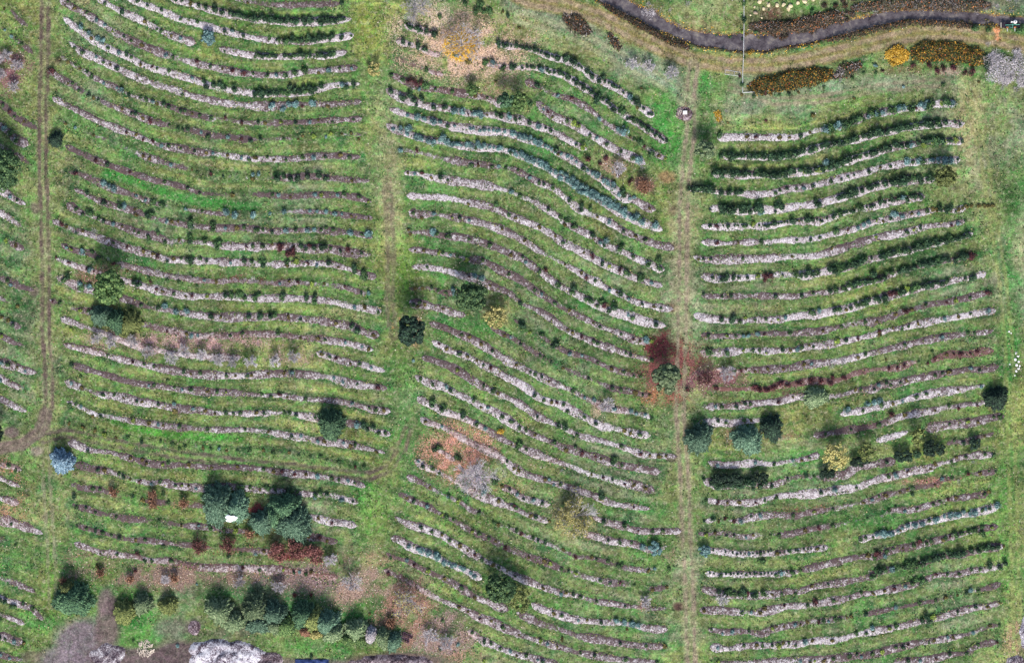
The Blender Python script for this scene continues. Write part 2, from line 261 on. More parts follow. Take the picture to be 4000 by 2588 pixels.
(1,2,4):"""200,20 415,60 570,60 637,81 830,102 985,146 1050,168 937,0 1090,37 351,234t 612,212 680,233 745,256 810,277 877,297 960,298 1027,320 1072,341 1158,363 115,388 268,388 332,388 570,408 615,408 723,430 810,473 940,493 1135,515
50,585 137,606 222,583 290,606 460,627 790,648 898,668 1050,711 1115,732 1183,732 10,758 75,758 267,758 312,757 375,779 550,800 1030,906d 1090,890d 1000,870d 940,865b 1138,950 1205,950 115,931 332,975 420,975 573,1018 640,1017 813,1038 877,1060 922,1059 965,1081 1032,1080 1117,1124
73,1108 160,1128 312,1128 400,1150 507,1169 597,1169 660,1190 770,1213 922,1255 1008,1256 75,1280 162,1302 247,1301 357,1323 467,1323 575,1345 705,1365 770,1386 858,1386 920,1408 965,1429 35,1475 185,1475 105,1460g 310,1475d 340,1480g 380,1497 553,1515g 605,1510g 662,1515 795,1540
1915,35 1985,55 2095,120 2202,185 2310,35 2370,55 1702,120 1767,164 1897,207 1963,229 2050,271 2115,315 2180,337 2332,425 1462,273 1875,359 2117,511 2205,554 2248,576 1528,448 1637,490 1768,512 1812,556 1965,620 2028,642 2095,707 2160,707 2290,793 2375,838
1550,644 1638,686d 1640,650g 1727,730d 1750,700g 1920,795d 1930,760d 2050,860 2138,902 2270,990 2375,1053 2280,930y 1573,838 1727,881 2053,1055 2335,1207 1660,1098d 1700,1080g 1510,1210 1552,1253 1638,1274 1705,1319 2120,1490b 2290,1446 2360,1467 2220,1390g 1870,1180g 1618,1447 1684,1491 1400,1520 1795,1530""",
(2,2,4):"""168,10 278,32 510,0 560,12 648,52 755,94 800,116 965,10 1018,27 1127,70 1192,92 1250,85b 1300,92 5,55 82,118 388,138d 410,110d 540,204 648,224 800,290 930,353 1040,375 1130,418 1195,418 1057,201 1105,222 1214,244 1300,266
260,225 300,247 365,290 475,335 713,441 933,530 1018,549 1085,549 1150,571 1217,592 1282,592 40,312 105,335 172,378 215,400 280,423 345,465 410,487 575,551 672,616 760,638 845,702 955,722 1110,744 1152,767 1238,769 1303,809
150,530t 215,596 300,639 370,660 412,660 475,683 520,748 672,790 715,812 780,855 912,898 1043,919 1107,940 1195,962 237,792 433,880d 497,900d 607,965 1022,1072 1195,1137 1282,1157 1370,1157 1435,1156 10,840 65,902 130,923 215,967 390,1031 500,1096 587,1074 650,1138 782,1158 825,1182 935,1224d 960,1190g 1022,1245
5,1053b 75,1040g 60,1070g 130,1098 282,1160 345,1183 457,1291 740,1333 848,1355 935,1377 1045,1420 1130,1420 1240,1462 20,1270 65,1294 150,1336 303,1380 347,1378 390,1422 455,1421 45,1510 110,1535 830,1535d
1628,546r 1823,45 1995,45 2082,44 2150,44 2193,44 2280,25 2345,25 1845,198g 1995,198g 2148,175 2237,175 2302,175 2365,198 2063,371 2128,371 2172,349 2260,371 2375,350 2260,523r 2305,544r 2365,544r 1895,530r 1890,698 1953,698 2085,697 2172,675 2215,675 1760,850 1845,850 1912,828 1997,850 2150,828 2217,828
2000,1023 1845,1220 1913,1242 1978,1242 2262,1218 1783,1372 1850,1415d 1937,1437d 2067,1370d 2045,1415d 2090,1437d 2220,1350d 2262,1350d 2348,1350d 2240,1457 2305,1437d 1900,1370d 1980,1390d 2150,1390d 2280,1400d 1870,1350d 2350,1400d 1790,700t""",
(3,2,4):"""75,22 203,20 510,0 0,198 28,176 135,175 207,174 270,174 315,150 380,130 423,150 467,128 532,127 645,100l 727,85 835,64 1033,20 140,348 270,326 335,304 402,304 618,281 835,236 903,215 1097,171 1097,258 1272,127 1465,81 1617,60 1857,15 1922,15 5,348 705,285t 590,335t
50,522r 117,479r 185,500r 292,479r 402,457r 488,457r 575,476r 597,430r 706,433 0,545 100,655 228,608 510,607 728,585 815,542 858,541 990,540 1033,498 1098,475 1142,497 1230,474 1293,452 1118,343 1205,343 1272,322 1337,279 1402,278 1487,300 1530,190 1553,256 1662,212 1727,211 1793,211 1880,210 1947,188
1553,408 1620,387 1683,386 1880,343 1967,363 1770,540 1988,515 1380,605 1468,583 1250,650 1163,672 1055,692g 1045,645b 990,650b 990,715 880,738 740,735b 920,680b 1555,735 1685,690 1773,712 1837,668 1945,690 1270,780 1140,824 1150,765r 1033,868 770,911 533,957 1685,865 1860,843 1947,842 2100,797 2163,797
1730,1017 1817,1039 1905,995 2012,972 1555,1040d 1512,1061d 1385,955 903,1085 600,1193 797,1259d 862,1260d 755,1326 55,1240 120,1217 228,1195 247,1240 315,1194 382,1175 183,1370 272,1349 357,1348 428,1348 490,1370d 37,1437 1100,1215 1035,1370 1120,1346 1187,1345b 1297,1302 1295,1148d 1317,1192d 1383,1150d 1490,1147d 1533,1125d 1597,1125d
1512,1278 1557,1236 1620,1212 1707,1211 1752,1167 1840,1167 1925,1145 1905,1212 2012,1145 2100,1145 490,1500 620,1477b 820,1453 1618,1363 1707,1362 1773,1386 1860,1320 1970,1320 2057,1298 2122,1298 1557,1430 1230,1495 1297,1473 1340,1453 1340,1515 1100,1518 1035,1535 80,1530 2010,1515 2057,1493""",
(0,3,4):"""1325,28 1430,48 1563,48 1715,90 1825,70 713,95 802,95 888,138 1085,180 1475,222 1692,265 1847,265 1955,285 2085,306 2195,307 1518,353 715,268 800,290 890,312 957,333 1040,354 1108,376 1260,398 1345,397 1520,462 2237,523 2365,523 2130,546
108,250 150,445 803,487 935,528 1020,507 1088,528 1280,527 1345,594 1410,594 1587,592 1892,656 2260,655 2325,655 673,662 912,638o 1260,680r 1520,766 1828,808 2045,850 2380,850 690,0d
40,968d 130,1012g 215,988 240,1032 303,1032 0,950d 5,1142 0,1300 45,1317 130,1337 218,1358 5,1465 90,1490 197,1510 850,1270 1240,1333 1655,1375""",
(1,3,2.30583):"""457,12 520,25 380,0 318,0 333,112 407,138 443,138 472,138 8,203 282,213 345,213 383,236 107,238 0,303 45,290 20,390 145,390 203,402 232,402 270,412 298,402 8,490 208,527r 296,525r 610,625 550,776g 722,788g 298,852
808,0 845,22 920,47 995,97 1022,110 1060,121 1030,0 1058,10 1084,22 1147,72 1197,84 1270,134 1298,147 1355,158 1297,20 1325,44 1372,45 770,124 820,148 885,160 945,185 997,198 1035,235 1098,260 1135,285 1172,310 1211,335 1273,360 1300,372 1160,185 1197,196 1247,222 1285,234 1337,270
820,262 885,285b 922,298b 1010,347b 960,310b 975,320b 1050,365b 1110,385 1173,423 722,323 809,335 848,362 923,398 1010,436 1098,485 1173,536 710,412 1010,562 1086,587 1137,612 1198,649 1262,661 1323,699 1000,662 1086,788 987,812 1161,724 1198,761 1224,773 1260,786 1310,811 1335,823 1365,823 1225,874""",
(2,3,2.30583):"""62,10 113,18 163,32 10,45 25,58 50,84 100,96 127,108 202,132 478,8 527,32 614,43 653,55 490,130d 604,156g 678,181 753,181 805,181 378,195 453,207 515,232 578,243 640,243 753,294b 705,265b 25,183 50,196 113,220 140,233 177,244 215,257 277,283 340,320 427,320 453,332 515,345 567,369 592,357 615,382 728,395 767,382 842,381
90,320 177,345 203,357 265,383 302,396 342,408 415,433 478,445 528,458 580,457 655,470 755,494 830,482 15,421 165,483 228,495 265,521 290,508 328,521 367,533 455,558 555,570 605,583 655,583 730,594t 818,594 27,560d 153,597 228,621 265,633 355,659 405,659 478,671 503,671 560,665b 600,670b 640,680b 680,685b 618,709 793,707
40,735 78,747 265,760 355,747t 580,783 718,795 818,796 153,772 192,785 242,797 317,822 368,834 442,846 505,858 605,870 28,848 78,848 140,870 165,882 780,888
1042,15 1104,28 1154,28 1217,28 1305,28 1355,15 1030,130 1080,117 1105,130 1142,117 1192,130 1230,130 1280,103 1330,103 1042,205 1092,192 1253,215 1293,203 1150,205s 1190,205s 1030,280b 1205,305 1268,305 1332,305 1340,340g 1117,417 1255,415 1172,410s 1210,410s 1300,410s 1335,410s 1143,518g 1193,518g 1307,530g 1355,518g 1265,515r 1160,500g 1240,500d
1030,607 1057,605 1130,605t 1232,618 1282,618 1330,618 1355,593 1070,706 1130,731 1182,718 1270,718 1333,743 1105,806 1170,818 1243,793 1308,793 1342,793 1365,793 1105,885""",
(3,3,2.30583):"""45,5 83,90 133,102 247,77 347,64 510,25 560,13 597,3 12,203 58,203 97,203 198,178 272,165 347,152 473,126 535,113 610,101 648,75 685,50 735,74 798,62 835,50 885,37 922,25 962,12 1010,3 1050,3 47,303 122,290 160,285s 15,285s 260,278 497,227 525,215 562,214 598,190b 625,200b 660,200b 711,175 750,151b 787,151b 825,140b 862,125 900,125b 973,98b 1012,99b 1050,80b 1062,99 1102,87b 1148,74 1188,62 1230,45b
47,417 72,404 135,404 173,391 535,313 573,327 625,315 585,305r 625,275 673,275 723,275 763,263 810,240r 850,250 897,226 937,226 975,213 1005,200g 1075,186g 1112,174g 1162,162 1201,162 1150,195g
20,517 72,517 108,492 148,517 235,478 323,465 560,427g 587,402g 625,391g 660,385b 690,380g 711,377g 750,360g 780,350g 812,364g 850,339d 880,335d 912,325d 940,313d 965,300d 985,313d 1012,312d 1051,300d 1090,290d 1125,286d 1162,275d 1200,270d 1230,265d 1265,261
37,604 85,580 148,579 212,580 250,560r 285,566 350,552 437,540 500,515 562,515 625,501 676,490r 737,477 775,465g 795,445g 825,452g 900,412 964,412 1025,412 1088,387 1138,387 1188,365d 1240,374d 1272,352d 25,705 48,692 85,692 143,681 173,680 210,667 272,667 298,665 323,665 360,653 385,653 422,641 447,641 525,628 687,590 812,565 838,565 900,551 950,538 1013,525 1062,512 1088,500 1127,500 1213,475
22,793 60,795 85,780 110,780 150,792 237,767 200,770b 348,767 412,754 475,730 525,729 563,715 560,695b 650,703 685,690g 825,664d 863,664d 850,640d 885,640l 975,625 1015,613 1113,588 1177,587 1240,563 175,877 225,885 250,877 300,877 350,865 437,853 475,840 500,853 562,840 613,829 688,803 725,802 752,790 813,778 863,776 888,765 925,765 963,752 990,752 1040,740 1101,725 1190,688 1240,688 752,875 815,875 902,863 975,840 1064,840 1127,788 1228,776"""}
# planting beds: block, whiteness of the chips, default plants, centre line in photo units (the photograph taken as 2380 wide)
BEDS = """
L|.3|s|25 22 42 44 65 62
L|.3|s|-8 52 0 60 27 86 50 102 77 125
L|.2|s|-8 230 0 237 23 260 38 273 55 282 87 300
L|.4|s|-8 286 0 292 23 310 39 325 67 337
L|.3|s|-8 331 0 337 23 352 50 368 74 386
L|.5|s|-8 435 0 439 24 456 40 467 60 475
L|.6|s|-8 488 0 492 25 510 52 527
L|.3|s|-8 546 0 549 35 570 57 579
L|.3|y|-8 596 0 600 35 615 62 627
L|.3|s|-8 641 0 645 19 651 35 662 80 675
L|.4|y|-8 690 0 692 25 702 48 712
L|.3|s|-8 732 0 735 30 755 50 762
L|.4|s|-8 776 0 780 32 795 55 802
L|.6|s|-8 837 0 840 20 847 41 853 60 861 85 866
L|.7|s|-8 872 0 877 25 892 50 902
L|.7|s|-8 920 0 925 30 942 62 956
L|.5|s|-8 1080 0 1080 20 1081 50 1092
L|.7|s|-8 1105 0 1110 25 1121 47 1130
L|.7|s|-8 1152 0 1155 25 1163 45 1170
L|.7|s|-8 1203 0 1206 30 1214 62 1225 100 1240
L|.3|s|-8 1250 0 1252 15 1257
L|.2|y|-8 1300 0 1302 40 1314 75 1327
L|.3|s|-8 1340 0 1342 40 1355 82 1375
L|.6|s|-8 1384 0 1387 32 1400 75 1412 100 1440
L|.7|s|-8 1425 0 1427 30 1437 57 1450
L|.4|s|-8 1473 0 1475 25 1483 55 1494
L|.3|s|-8 1518 0 1520 22 1527 50 1532
A|.2|s|540 -6 575 3 600 8 640 12 700 12 760 9 800 7
A|.9|d|395 -6 419 3 437 8 479 20 525 32 560 40 595 46 640 50 690 52 745 50 790 47 817 44
A|.9|d|290 -6 302 0 343 14 375 25 419 46 457 55 480 62 523 73 566 84 595 90 625 94 665 97 700 97 755 92 790 88 822 81
A|.8|s|222 -6 250 10 283 28 337 51 370 71 395 82 419 90 455 101
A|.6|g|510 112 545 122 595 130 642 133 695 131 755 130 782 126 807 120
A|.6|s|140 -6 155 8 174 21 201 31 223 47 245 60 261 74 288 86 305 95 332 107 370 121 403 133 437 143 474 152 517 162 545 168 566 172 595 174 620 176 665 175 707 168 762 162 800 160 832 157
A|.9|s|147 41 170 60 190 76 212 91 251 113 278 125 305 135 327 150 365 162 390 167 420 176 447 184 475 192 487 200 515 207 545 212 595 219 640 219 670 216 705 214 735 210 770 199 800 196 837 195
A|.6|s|160 97 175 110 191 122 224 135 240 145 256 151 287 165 325 182 360 196 400 207 425 216 450 224 500 235 545 243 595 247 640 247 670 243 700 241 735 242 770 243 805 240 840 236
A|.2|s|142 130 158 145 174 152 186 161 202 168 213 178 240 192 273 205 300 220 327 229 355 236 393 247 420 258 447 264 465 270 490 275 523 276 561 285 595 286 654 285 719 284 748 280 780 279 812 278 842 275
A|.3|s|112 165 128 173 158 193 170 195 186 211 207 221 229 232 251 243 284 254 305 264 316 265 333 275 349 281 393 291 415 302 452 302 485 316 530 319 561 323 595 326 642 323 670 323 705 317 757 316 817 311 840 315
A|.5|s|122 226 150 242 187 260 225 280 260 294 295 308 317 313 333 324 355 330 376 340 393 341 420 346 452 352 480 356 496 356 530 361 561 367 595 370 622 369 665 371 702 367 742 362 790 361 815 365 838 365
A|.3|s|137 277 153 287 175 298 219 314 262 330 295 346 333 362 349 368 372 375 398 383 420 388 446 394 460 400 491 405 518 410 535 411 565 412 595 414 644 415 680 413 715 410 757 412 807 417 835 420 860 420
A|.3|s|152 339 175 350 200 361 224 373 251 384 275 392 301 400 333 411 360 420 382 423 410 430 436 437 464 449 500 452 540 453 580 451 632 453 676 457 731 453 785 453 834 459 864 470
A|.3|b|160 400 185 402 200 410 230 422 252 434 280 443 317 456 339 465 356 471 377 477 405 482 431 487 469 493 510 497 545 498 580 495 627 497 660 492 720 491 757 493 780 497 817 502 867 507
A|.4|s|172 439 200 452 220 462 240 471 262 478 279 482 312 490 335 498 362 508 387 514 415 518 442 525 470 528 497 530 530 530 567 530 610 535 640 538 665 535 700 535 731 534 774 537 815 541 845 546 867 552
A|.5|s|155 472 176 487 192 497 212 501 241 515 263 520 285 526 312 538 335 546 367 548 385 562 400 562 415 560 442 563 480 563 503 571 525 572 565 573 611 573 640 572 682 573 712 578 747 578 770 578 791 583 818 588 840 589 862 591
A|.5|s|122 512 138 520 154 526 175 540 192 538 214 547 240 557 263 565 295 575 334 586 366 596 390 605 404 602 440 606 480 606 505 607 535 611 566 608 595 612 630 614 666 614 695 612 715 611 745 612 765 611 790 619 820 627 845 637 875 644
A|.2|s|142 567 154 575 170 582 192 586 214 588 236 600 262 605 285 615 312 622 350 631 387 641 415 645 460 651 502 655 547 652 590 655 625 658 650 658 695 656 727 660 752 660 802 666 840 681 867 682
A|.7|s|130 600 150 608 176 618 210 629 250 642 300 655 325 661 342 668 378 677 395 678 407 683 432 688 481 688 525 688 568 692 600 693 655 692 690 693 732 696 757 698 790 704 820 713 847 716 887 725
A|.6|s|132 642 150 651 168 660 187 668 217 676 240 684 260 688 295 694 329 710 367 716 400 722 430 728 460 732 492 736 514 737 545 737 579 736 606 736 632 736 672 737 700 740 725 742 755 747 780 752 817 757 833 766 850 772 868 779 882 779
A|.3|s|115 696 137 705 155 712 172 716 187 722 205 722 222 730
A|.4|s|322 750 350 758 389 767 430 774 445 779 460 780 500 780 535 780 562 776 595 775 645 776 699 784 737 785 755 790 802 796 841 806 868 813
A|.8|s|140 738 165 747 200 760 230 770 262 783 295 795 330 805 365 813 400 820 435 825 470 828 520 830 560 830
A|.9|s|735 818 748 823 765 828 781 834 797 839 815 844 835 845 852 850 865 855 895 862
A|.5|s|147 800 170 805 200 812 237 820 255 826 280 835 308 841 335 847 357 852 385 858 410 862 430 865 445 868 465 869 500 872 525 872 545 873 585 873 624 868 677 868 710 870 742 872 776 878 797 888 830 893 865 898 900 902
A|.5|s|166 847 200 857 225 865 250 872 287 884 320 890 346 895 368 895 400 902 422 906 444 906 482 911 504 911 525 911 542 912 570 915 607 917 628 920 650 917 690 924 710 927 755 928 792 932 820 938 857 948 873 953 890 953 908 956
A|.6|s|150 885 166 890 189 901 215 910 237 918 265 919 286 923 320 933 340 935 367 939 407 948 430 950 450 950 477 955 499 960 526 960 559 960 580 960 614 960 640 958 672 960 700 965 732 970 755 976
A|.6|s|795 982 815 984 840 988 852 994 880 1002 897 1007 908 1010
A|.6|s|155 932 178 941 189 946 215 960 232 966 250 965 270 971 309 978 346 982 372 988 400 989 417 993 439 993 482 998 530 998 570 998 600 1000 624 1003 650 1008 679 1014 700 1014 738 1024 755 1025 780 1027 799 1030 825 1036 852 1041 875 1047 895 1052
A|.3|y|150 974 161 983 194 993 221 999 243 1010 270 1015 297 1015 330 1026 374 1026 400 1032 420 1039 455 1037 472 1041 488 1041 510 1041 526 1046 553 1047 580 1046 614 1047 635 1052 672 1052 695 1057 722 1063 745 1063 760 1068 787 1074 826 1084 847 1085
A|.5|s|157 1027 184 1033 204 1046 222 1048 245 1048 270 1054 304 1065 325 1069 341 1075 380 1079 400 1078 439 1080 494 1085 554 1085 595 1088 614 1090 635 1095 656 1096 684 1101 711 1101 739 1106 771 1111 788 1116 810 1117 825 1122 850 1130
A|.5|s|175 1077 205 1086 227 1092 245 1092 276 1102 290 1108 304 1113 325 1118 352 1123 374 1118 407 1129 430 1129 456 1134 490 1133 526 1129 560 1132 604 1139 641 1139 665 1141 690 1144 732 1149 760 1149 790 1155 833 1168
A|.2|s|162 1117 172 1129 185 1133 200 1135 217 1135 234 1135 250 1144 266 1150 309 1156 330 1162 357 1167 391 1167 410 1172 429 1177 456 1173 480 1176
A|.6|s|716 1196 739 1204 770 1213 799 1214 829 1222
A|.3|s|162 1170 178 1179 200 1179 222 1190 250 1195 271 1200 300 1205 325 1206 370 1210 400 1217 423 1221 462 1221 489 1226 521 1231 549 1232 580 1233
A|.3|s|705 1247 718 1247 745 1248 760 1256 786 1258
A|.3|s|175 1219 200 1227 222 1233 240 1238 260 1244 277 1249 315 1254 336 1254 360 1257 380 1260 425 1265 475 1270 550 1275 595 1277 614 1280 640 1283 682 1285 755 1294 785 1296
A|.5|s|172 1261 201 1271 234 1285 255 1282 272 1287 300 1292 320 1289 337 1303 352 1303 397 1303 437 1312 473 1319 520 1319 581 1319 604 1323 658 1324 683 1329 695 1329 712 1332 747 1337 786 1341
B|.9|d|940 58 957 65 972 69 990 73 1012 82
B|.9|d|920 95 937 99 952 104 970 108 987 117 1005 125 1024 128
B|.9|d|1150 102 1165 105 1190 109 1224 114 1245 118 1272 130 1295 136 1315 141 1340 150 1365 168 1377 179 1393 189 1410 192 1425 201 1448 215 1462 227 1480 246 1500 257 1520 271
B|.2|s|920 135 950 147 982 160 1005 168 1032 175
B|.9|d|1123 146 1148 150 1168 157 1190 157 1214 157 1241 158 1260 161 1279 169 1301 171 1319 180 1340 193 1357 203 1374 215 1388 230 1413 238 1426 255 1445 261 1459 276 1474 281 1491 291 1507 301 1524 314 1552 331
B|.2|s|1220 188 1250 200 1272 210 1295 222 1327 228 1345 238 1365 250 1380 262 1394 276 1415 290 1437 304 1455 316 1475 325 1497 341 1529 362 1548 370
B|.5|s|907 173 922 178 937 187 957 195 975 206 1012 208 1050 213 1080 219 1105 224 1132 229 1155 238 1175 245
B|.8|s|1247 236 1263 254 1275 262 1285 271 1317 282 1335 290 1352 300 1371 314 1390 321 1410 336 1425 344 1442 353 1460 362 1480 371 1500 382
B|.9|d|897 207 909 213 922 220 937 228 955 232 972 240 990 246 1007 250 1034 251 1060 257 1090 265 1110 266 1132 267 1155 267 1168 273 1190 277 1208 277 1230 288 1248 293 1270 300 1302 315 1325 328 1340 337 1365 348
B|.9|b|905 252 925 260 947 268 970 274 1000 281 1024 284 1042 294 1058 295 1080 299 1095 300 1117 305 1135 305 1155 305 1190 311 1205 316 1220 321 1245 331 1274 342 1296 358 1319 364 1340 378 1356 391 1382 407 1415 427 1448 461 1458 469 1470 461
B|.7|s|1448 452 1470 461 1490 472 1509 484 1524 488
B|.9|b|898 288 915 300 947 311 970 318 991 324 1008 330 1025 327 1050 337 1073 338 1106 343 1149 344 1187 353 1200 358 1215 363 1232 370 1242 375 1260 381 1280 397 1301 413 1318 418 1335 430 1350 445 1378 456 1405 472 1427 483 1453 499 1465 505 1487 516 1520 526 1540 535
B|.6|s|930 348 950 350 970 354 1000 360 1034 370 1073 376 1095 381 1111 381 1144 387 1160 387 1176 391 1190 392 1204 397 1230 413 1253 424 1263 429 1285 435 1324 467 1350 489 1372 498 1389 505 1416 515 1449 537 1477 548 1488 554 1499 559 1530 570 1567 577
B|.8|s|939 402 965 403 980 404 1002 414 1024 414 1041 419 1082 424 1132 431 1160 438 1190 446 1210 457 1240 467 1274 489 1302 505 1313 521 1335 527 1362 543 1379 548 1394 564 1405 569 1438 581 1471 597 1509 613 1531 624 1545 627
B|.8|s|945 454 970 456 995 457 1045 460 1070 466 1090 470 1132 477 1160 488 1182 500 1199 506 1215 511 1252 527 1291 549 1307 565 1335 576 1357 587 1380 600 1400 613 1416 619 1440 627 1455 635 1487 651 1515 657 1540 665
B|.7|s|950 490 960 496 980 500 1007 496 1030 500 1052 506 1068 506 1090 511 1127 520 1166 533 1188 544 1220 560 1240 574 1259 587 1285 600 1312 614 1335 625 1351 635 1363 646 1384 652 1416 674 1432 679 1443 684 1460 695 1492 706 1520 711 1536 716 1565 718
B|.7|s|944 532 950 541 982 538 1014 545 1041 550 1065 550 1090 555 1115 561 1139 571 1172 582 1188 592 1214 597 1221 608 1232 614 1254 630 1275 645 1297 663 1330 679 1362 695 1374 700 1390 711 1416 722 1440 728 1461 732 1471 738 1500 748 1526 754 1548 757
B|.5|s|950 579 965 582 986 582 1020 588 1030 588 1047 593 1063 593 1085 604 1122 604 1145 617 1166 631 1182 637 1200 642 1225 660 1243 674 1260 685 1291 706 1324 722 1350 735 1379 750 1395 760 1433 769 1445 776 1471 788 1488 793 1515 793
B|.5|s|957 620 975 621 992 621 1020 625 1045 630 1063 637 1080 642 1090 642 1115 650 1139 664 1165 673 1190 684 1210 707 1240 715 1277 735 1307 760 1320 767 1330 773 1352 783 1379 793 1390 799 1415 807 1454 820 1466 825 1493 831 1515 836
B|.3|s|950 669 965 670 982 670 1003 669 1020 675 1036 680 1053 678 1072 680
B|.3|s|1195 742 1210 751 1220 762 1231 772 1260 778 1275 795 1287 804 1325 821 1352 826 1390 842 1422 858 1450 864 1472 874 1489 874 1500 878
B|.6|s|952 697 960 705 976 706 990 708 1010 714 1031 718 1055 727 1082 732
B|.3|s|1140 760 1158 770 1172 779 1191 784 1210 799 1235 813 1255 826 1265 832 1281 842 1309 854 1340 867 1368 880 1400 892 1423 903 1444 907 1461 907 1477 913 1494 918 1511 918
B|.4|s|997 750 1020 757 1045 765 1060 772 1073 779 1091 784 1119 800 1145 816 1170 832 1200 848 1216 854 1233 865 1244 870 1260 876 1276 886 1292 892 1334 908 1357 924 1380 930 1401 946 1429 951 1467 956 1478 962 1499 962 1515 972
B|.8|s|1003 792 1020 800 1036 811 1052 817 1069 822 1085 827 1107 838 1124 849 1140 854 1177 876 1190 882 1208 890 1227 902 1244 919 1265 930 1290 935 1309 941 1330 955 1357 967 1369 973 1385 984 1418 994 1450 1000 1467 1005 1489 1010 1512 1011
B|.5|s|980 830 1005 835 1020 842 1045 850 1064 860 1080 870 1095 882 1110 890 1124 898 1146 908 1157 914 1175 921 1190 927 1215 942 1249 968 1280 980 1298 990 1315 995 1342 1011 1370 1017 1390 1022 1415 1028 1446 1038 1470 1046 1489 1054 1511 1059 1532 1059 1549 1059 1575 1061
B|.7|s|965 872 977 882 1004 892 1037 898 1048 909 1070 919 1086 925 1102 931 1119 947 1135 947 1150 958 1168 968 1189 980 1206 995 1223 1001 1244 1012 1265 1020 1287 1028 1315 1044 1337 1043 1352 1054 1385 1060 1397 1066 1424 1076 1445 1081 1480 1087 1535 1097
B|.7|s|970 922 983 931 1004 942 1027 953 1050 962 1075 969 1107 985 1130 996 1162 1017 1189 1033 1206 1036 1222 1045 1245 1053 1260 1060 1276 1066 1305 1075 1327 1082 1350 1093 1375 1103 1402 1109 1424 1114 1451 1125 1473 1125 1500 1136 1522 1140
B|.6|s|977 970 988 980 1007 985 1027 991 1045 998 1062 1010 1085 1024 1108 1034 1145 1050 1163 1061 1179 1072 1195 1088 1206 1094 1228 1104 1266 1115 1277 1115 1290 1125 1304 1125 1330 1135 1360 1144 1385 1152 1397 1159 1419 1169 1445 1175 1461 1174 1474 1179 1511 1181
B|.8|s|1010 1042 1025 1048 1040 1058 1057 1070
B|.7|s|1165 1130 1187 1137 1200 1147 1217 1158 1239 1163 1261 1169 1280 1172
B|.8|s|1378 1200 1402 1211 1425 1216 1452 1223 1484 1234 1517 1234 1539 1234 1560 1234 1584 1233
B|.7|s|965 1067 973 1073 984 1083 1004 1089 1021 1100 1040 1108 1057 1117 1075 1129 1095 1141 1125 1155 1157 1164 1170 1174 1190 1175 1200 1180 1212 1191 1233 1197 1245 1202 1277 1212
B|.8|s|1352 1240 1386 1245 1413 1256 1441 1260 1468 1260 1490 1270 1517 1282 1550 1268
B|.3|s|945 1105 970 1116 1000 1132 1016 1143 1044 1153 1060 1162 1075 1167 1092 1186 1114 1191 1130 1200 1146 1213 1158 1219 1183 1224 1200 1234 1212 1240 1239 1250 1250 1256 1267 1261 1283 1266 1310 1278 1337 1294 1375 1294 1387 1299 1413 1305 1436 1315 1457 1320 1480 1322 1506 1326 1523 1321 1555 1320
B|.3|s|925 1146 945 1155 961 1164 994 1175 1026 1197 1038 1203 1055 1208 1075 1220 1098 1235 1114 1240 1136 1251 1152 1257 1175 1272 1200 1280 1229 1294 1267 1305 1278 1310 1305 1321 1320 1327 1338 1332 1370 1343 1397 1348 1419 1354 1442 1353 1474 1359 1517 1369 1550 1364
B|.6|s|918 1200 929 1209 951 1219 979 1224 1005 1235 1027 1241 1044 1257 1071 1268 1087 1279 1103 1290 1120 1300 1147 1311 1159 1316 1180 1328 1197 1338 1230 1350 1262 1365 1289 1370 1305 1379 1332 1381 1349 1386 1387 1397 1431 1402 1452 1408 1474 1408 1507 1413 1545 1413
B|.8|b|908 1248 930 1252 951 1269 979 1279 995 1284 1010 1290 1033 1305 1050 1313 1076 1322 1104 1338 1120 1345
B|.4|s|898 1283 908 1295 946 1300 963 1312 995 1328 1033 1344 1055 1355 1071 1365 1087 1376 1104 1387 1140 1398 1165 1410 1182 1418
B|.7|s|1235 1400 1256 1414 1275 1420 1289 1424 1305 1430 1325 1436 1344 1441 1366 1441 1398 1446 1430 1446 1460 1450 1500 1458 1535 1462 1552 1461
B|.6|s|892 1322 920 1335 942 1346 970 1364 1000 1380 1033 1398 1047 1402 1066 1410 1088 1420 1115 1436 1142 1442 1169 1458 1200 1468 1212 1477 1224 1479 1256 1490 1273 1495 1295 1500 1327 1511 1350 1517 1381 1522 1409 1527 1452 1533 1490 1537 1530 1541
B|.4|s|1200 1422 1230 1434 1260 1450 1300 1460 1344 1478 1380 1482 1420 1490 1441 1494 1470 1497 1501 1500 1545 1500
B|.7|s|1087 1465 1099 1469 1115 1485 1126 1490 1142 1496 1163 1506 1174 1511 1187 1513 1202 1522 1224 1523 1251 1532 1275 1540 1300 1545
C|.9|s|1667 321 1690 319 1735 319 1755 319 1785 319 1835 319 1861 318 1880 308 1899 302 1925 300 1942 297 1960 290 1975 290 2000 275 2010 270 2040 264 2072 258 2110 252 2127 252 2155 250 2171 241 2190 241 2222 240
C|.9|d|1678 362 1698 365 1726 364 1755 366 1785 366 1807 367 1834 362 1856 356 1883 351 1910 340 1937 334 1960 333 1992 323 2019 317 2035 312 2062 307 2090 301 2117 295 2144 290 2165 290 2182 290 2198 285 2230 290 2242 286
C|.9|d|1655 403 1676 406 1720 406 1750 406 1785 407 1801 411 1823 405 1845 400 1884 400 1911 394 1943 389 1970 372 1987 367 2014 361 2035 356 2067 345 2095 339 2133 334 2155 329 2182 328 2210 328 2240 327
C|.6|s|1600 438 1625 439 1650 442 1677 449 1711 449 1757 454 1785 449 1802 449 1813 444 1829 438 1851 438 1867 438 1889 432 1916 427 1932 422 1970 410 1997 405 2020 399 2046 389 2068 386 2095 381 2122 377 2144 377 2182 372 2232 371
C|.9|d|1648 486 1665 483 1700 490 1721 492 1742 492 1760 487 1785 485 1801 490 1818 484 1860 478 1900 474 1947 460 1976 454 2003 443 2025 437 2058 426 2090 426 2112 416 2139 420 2175 415
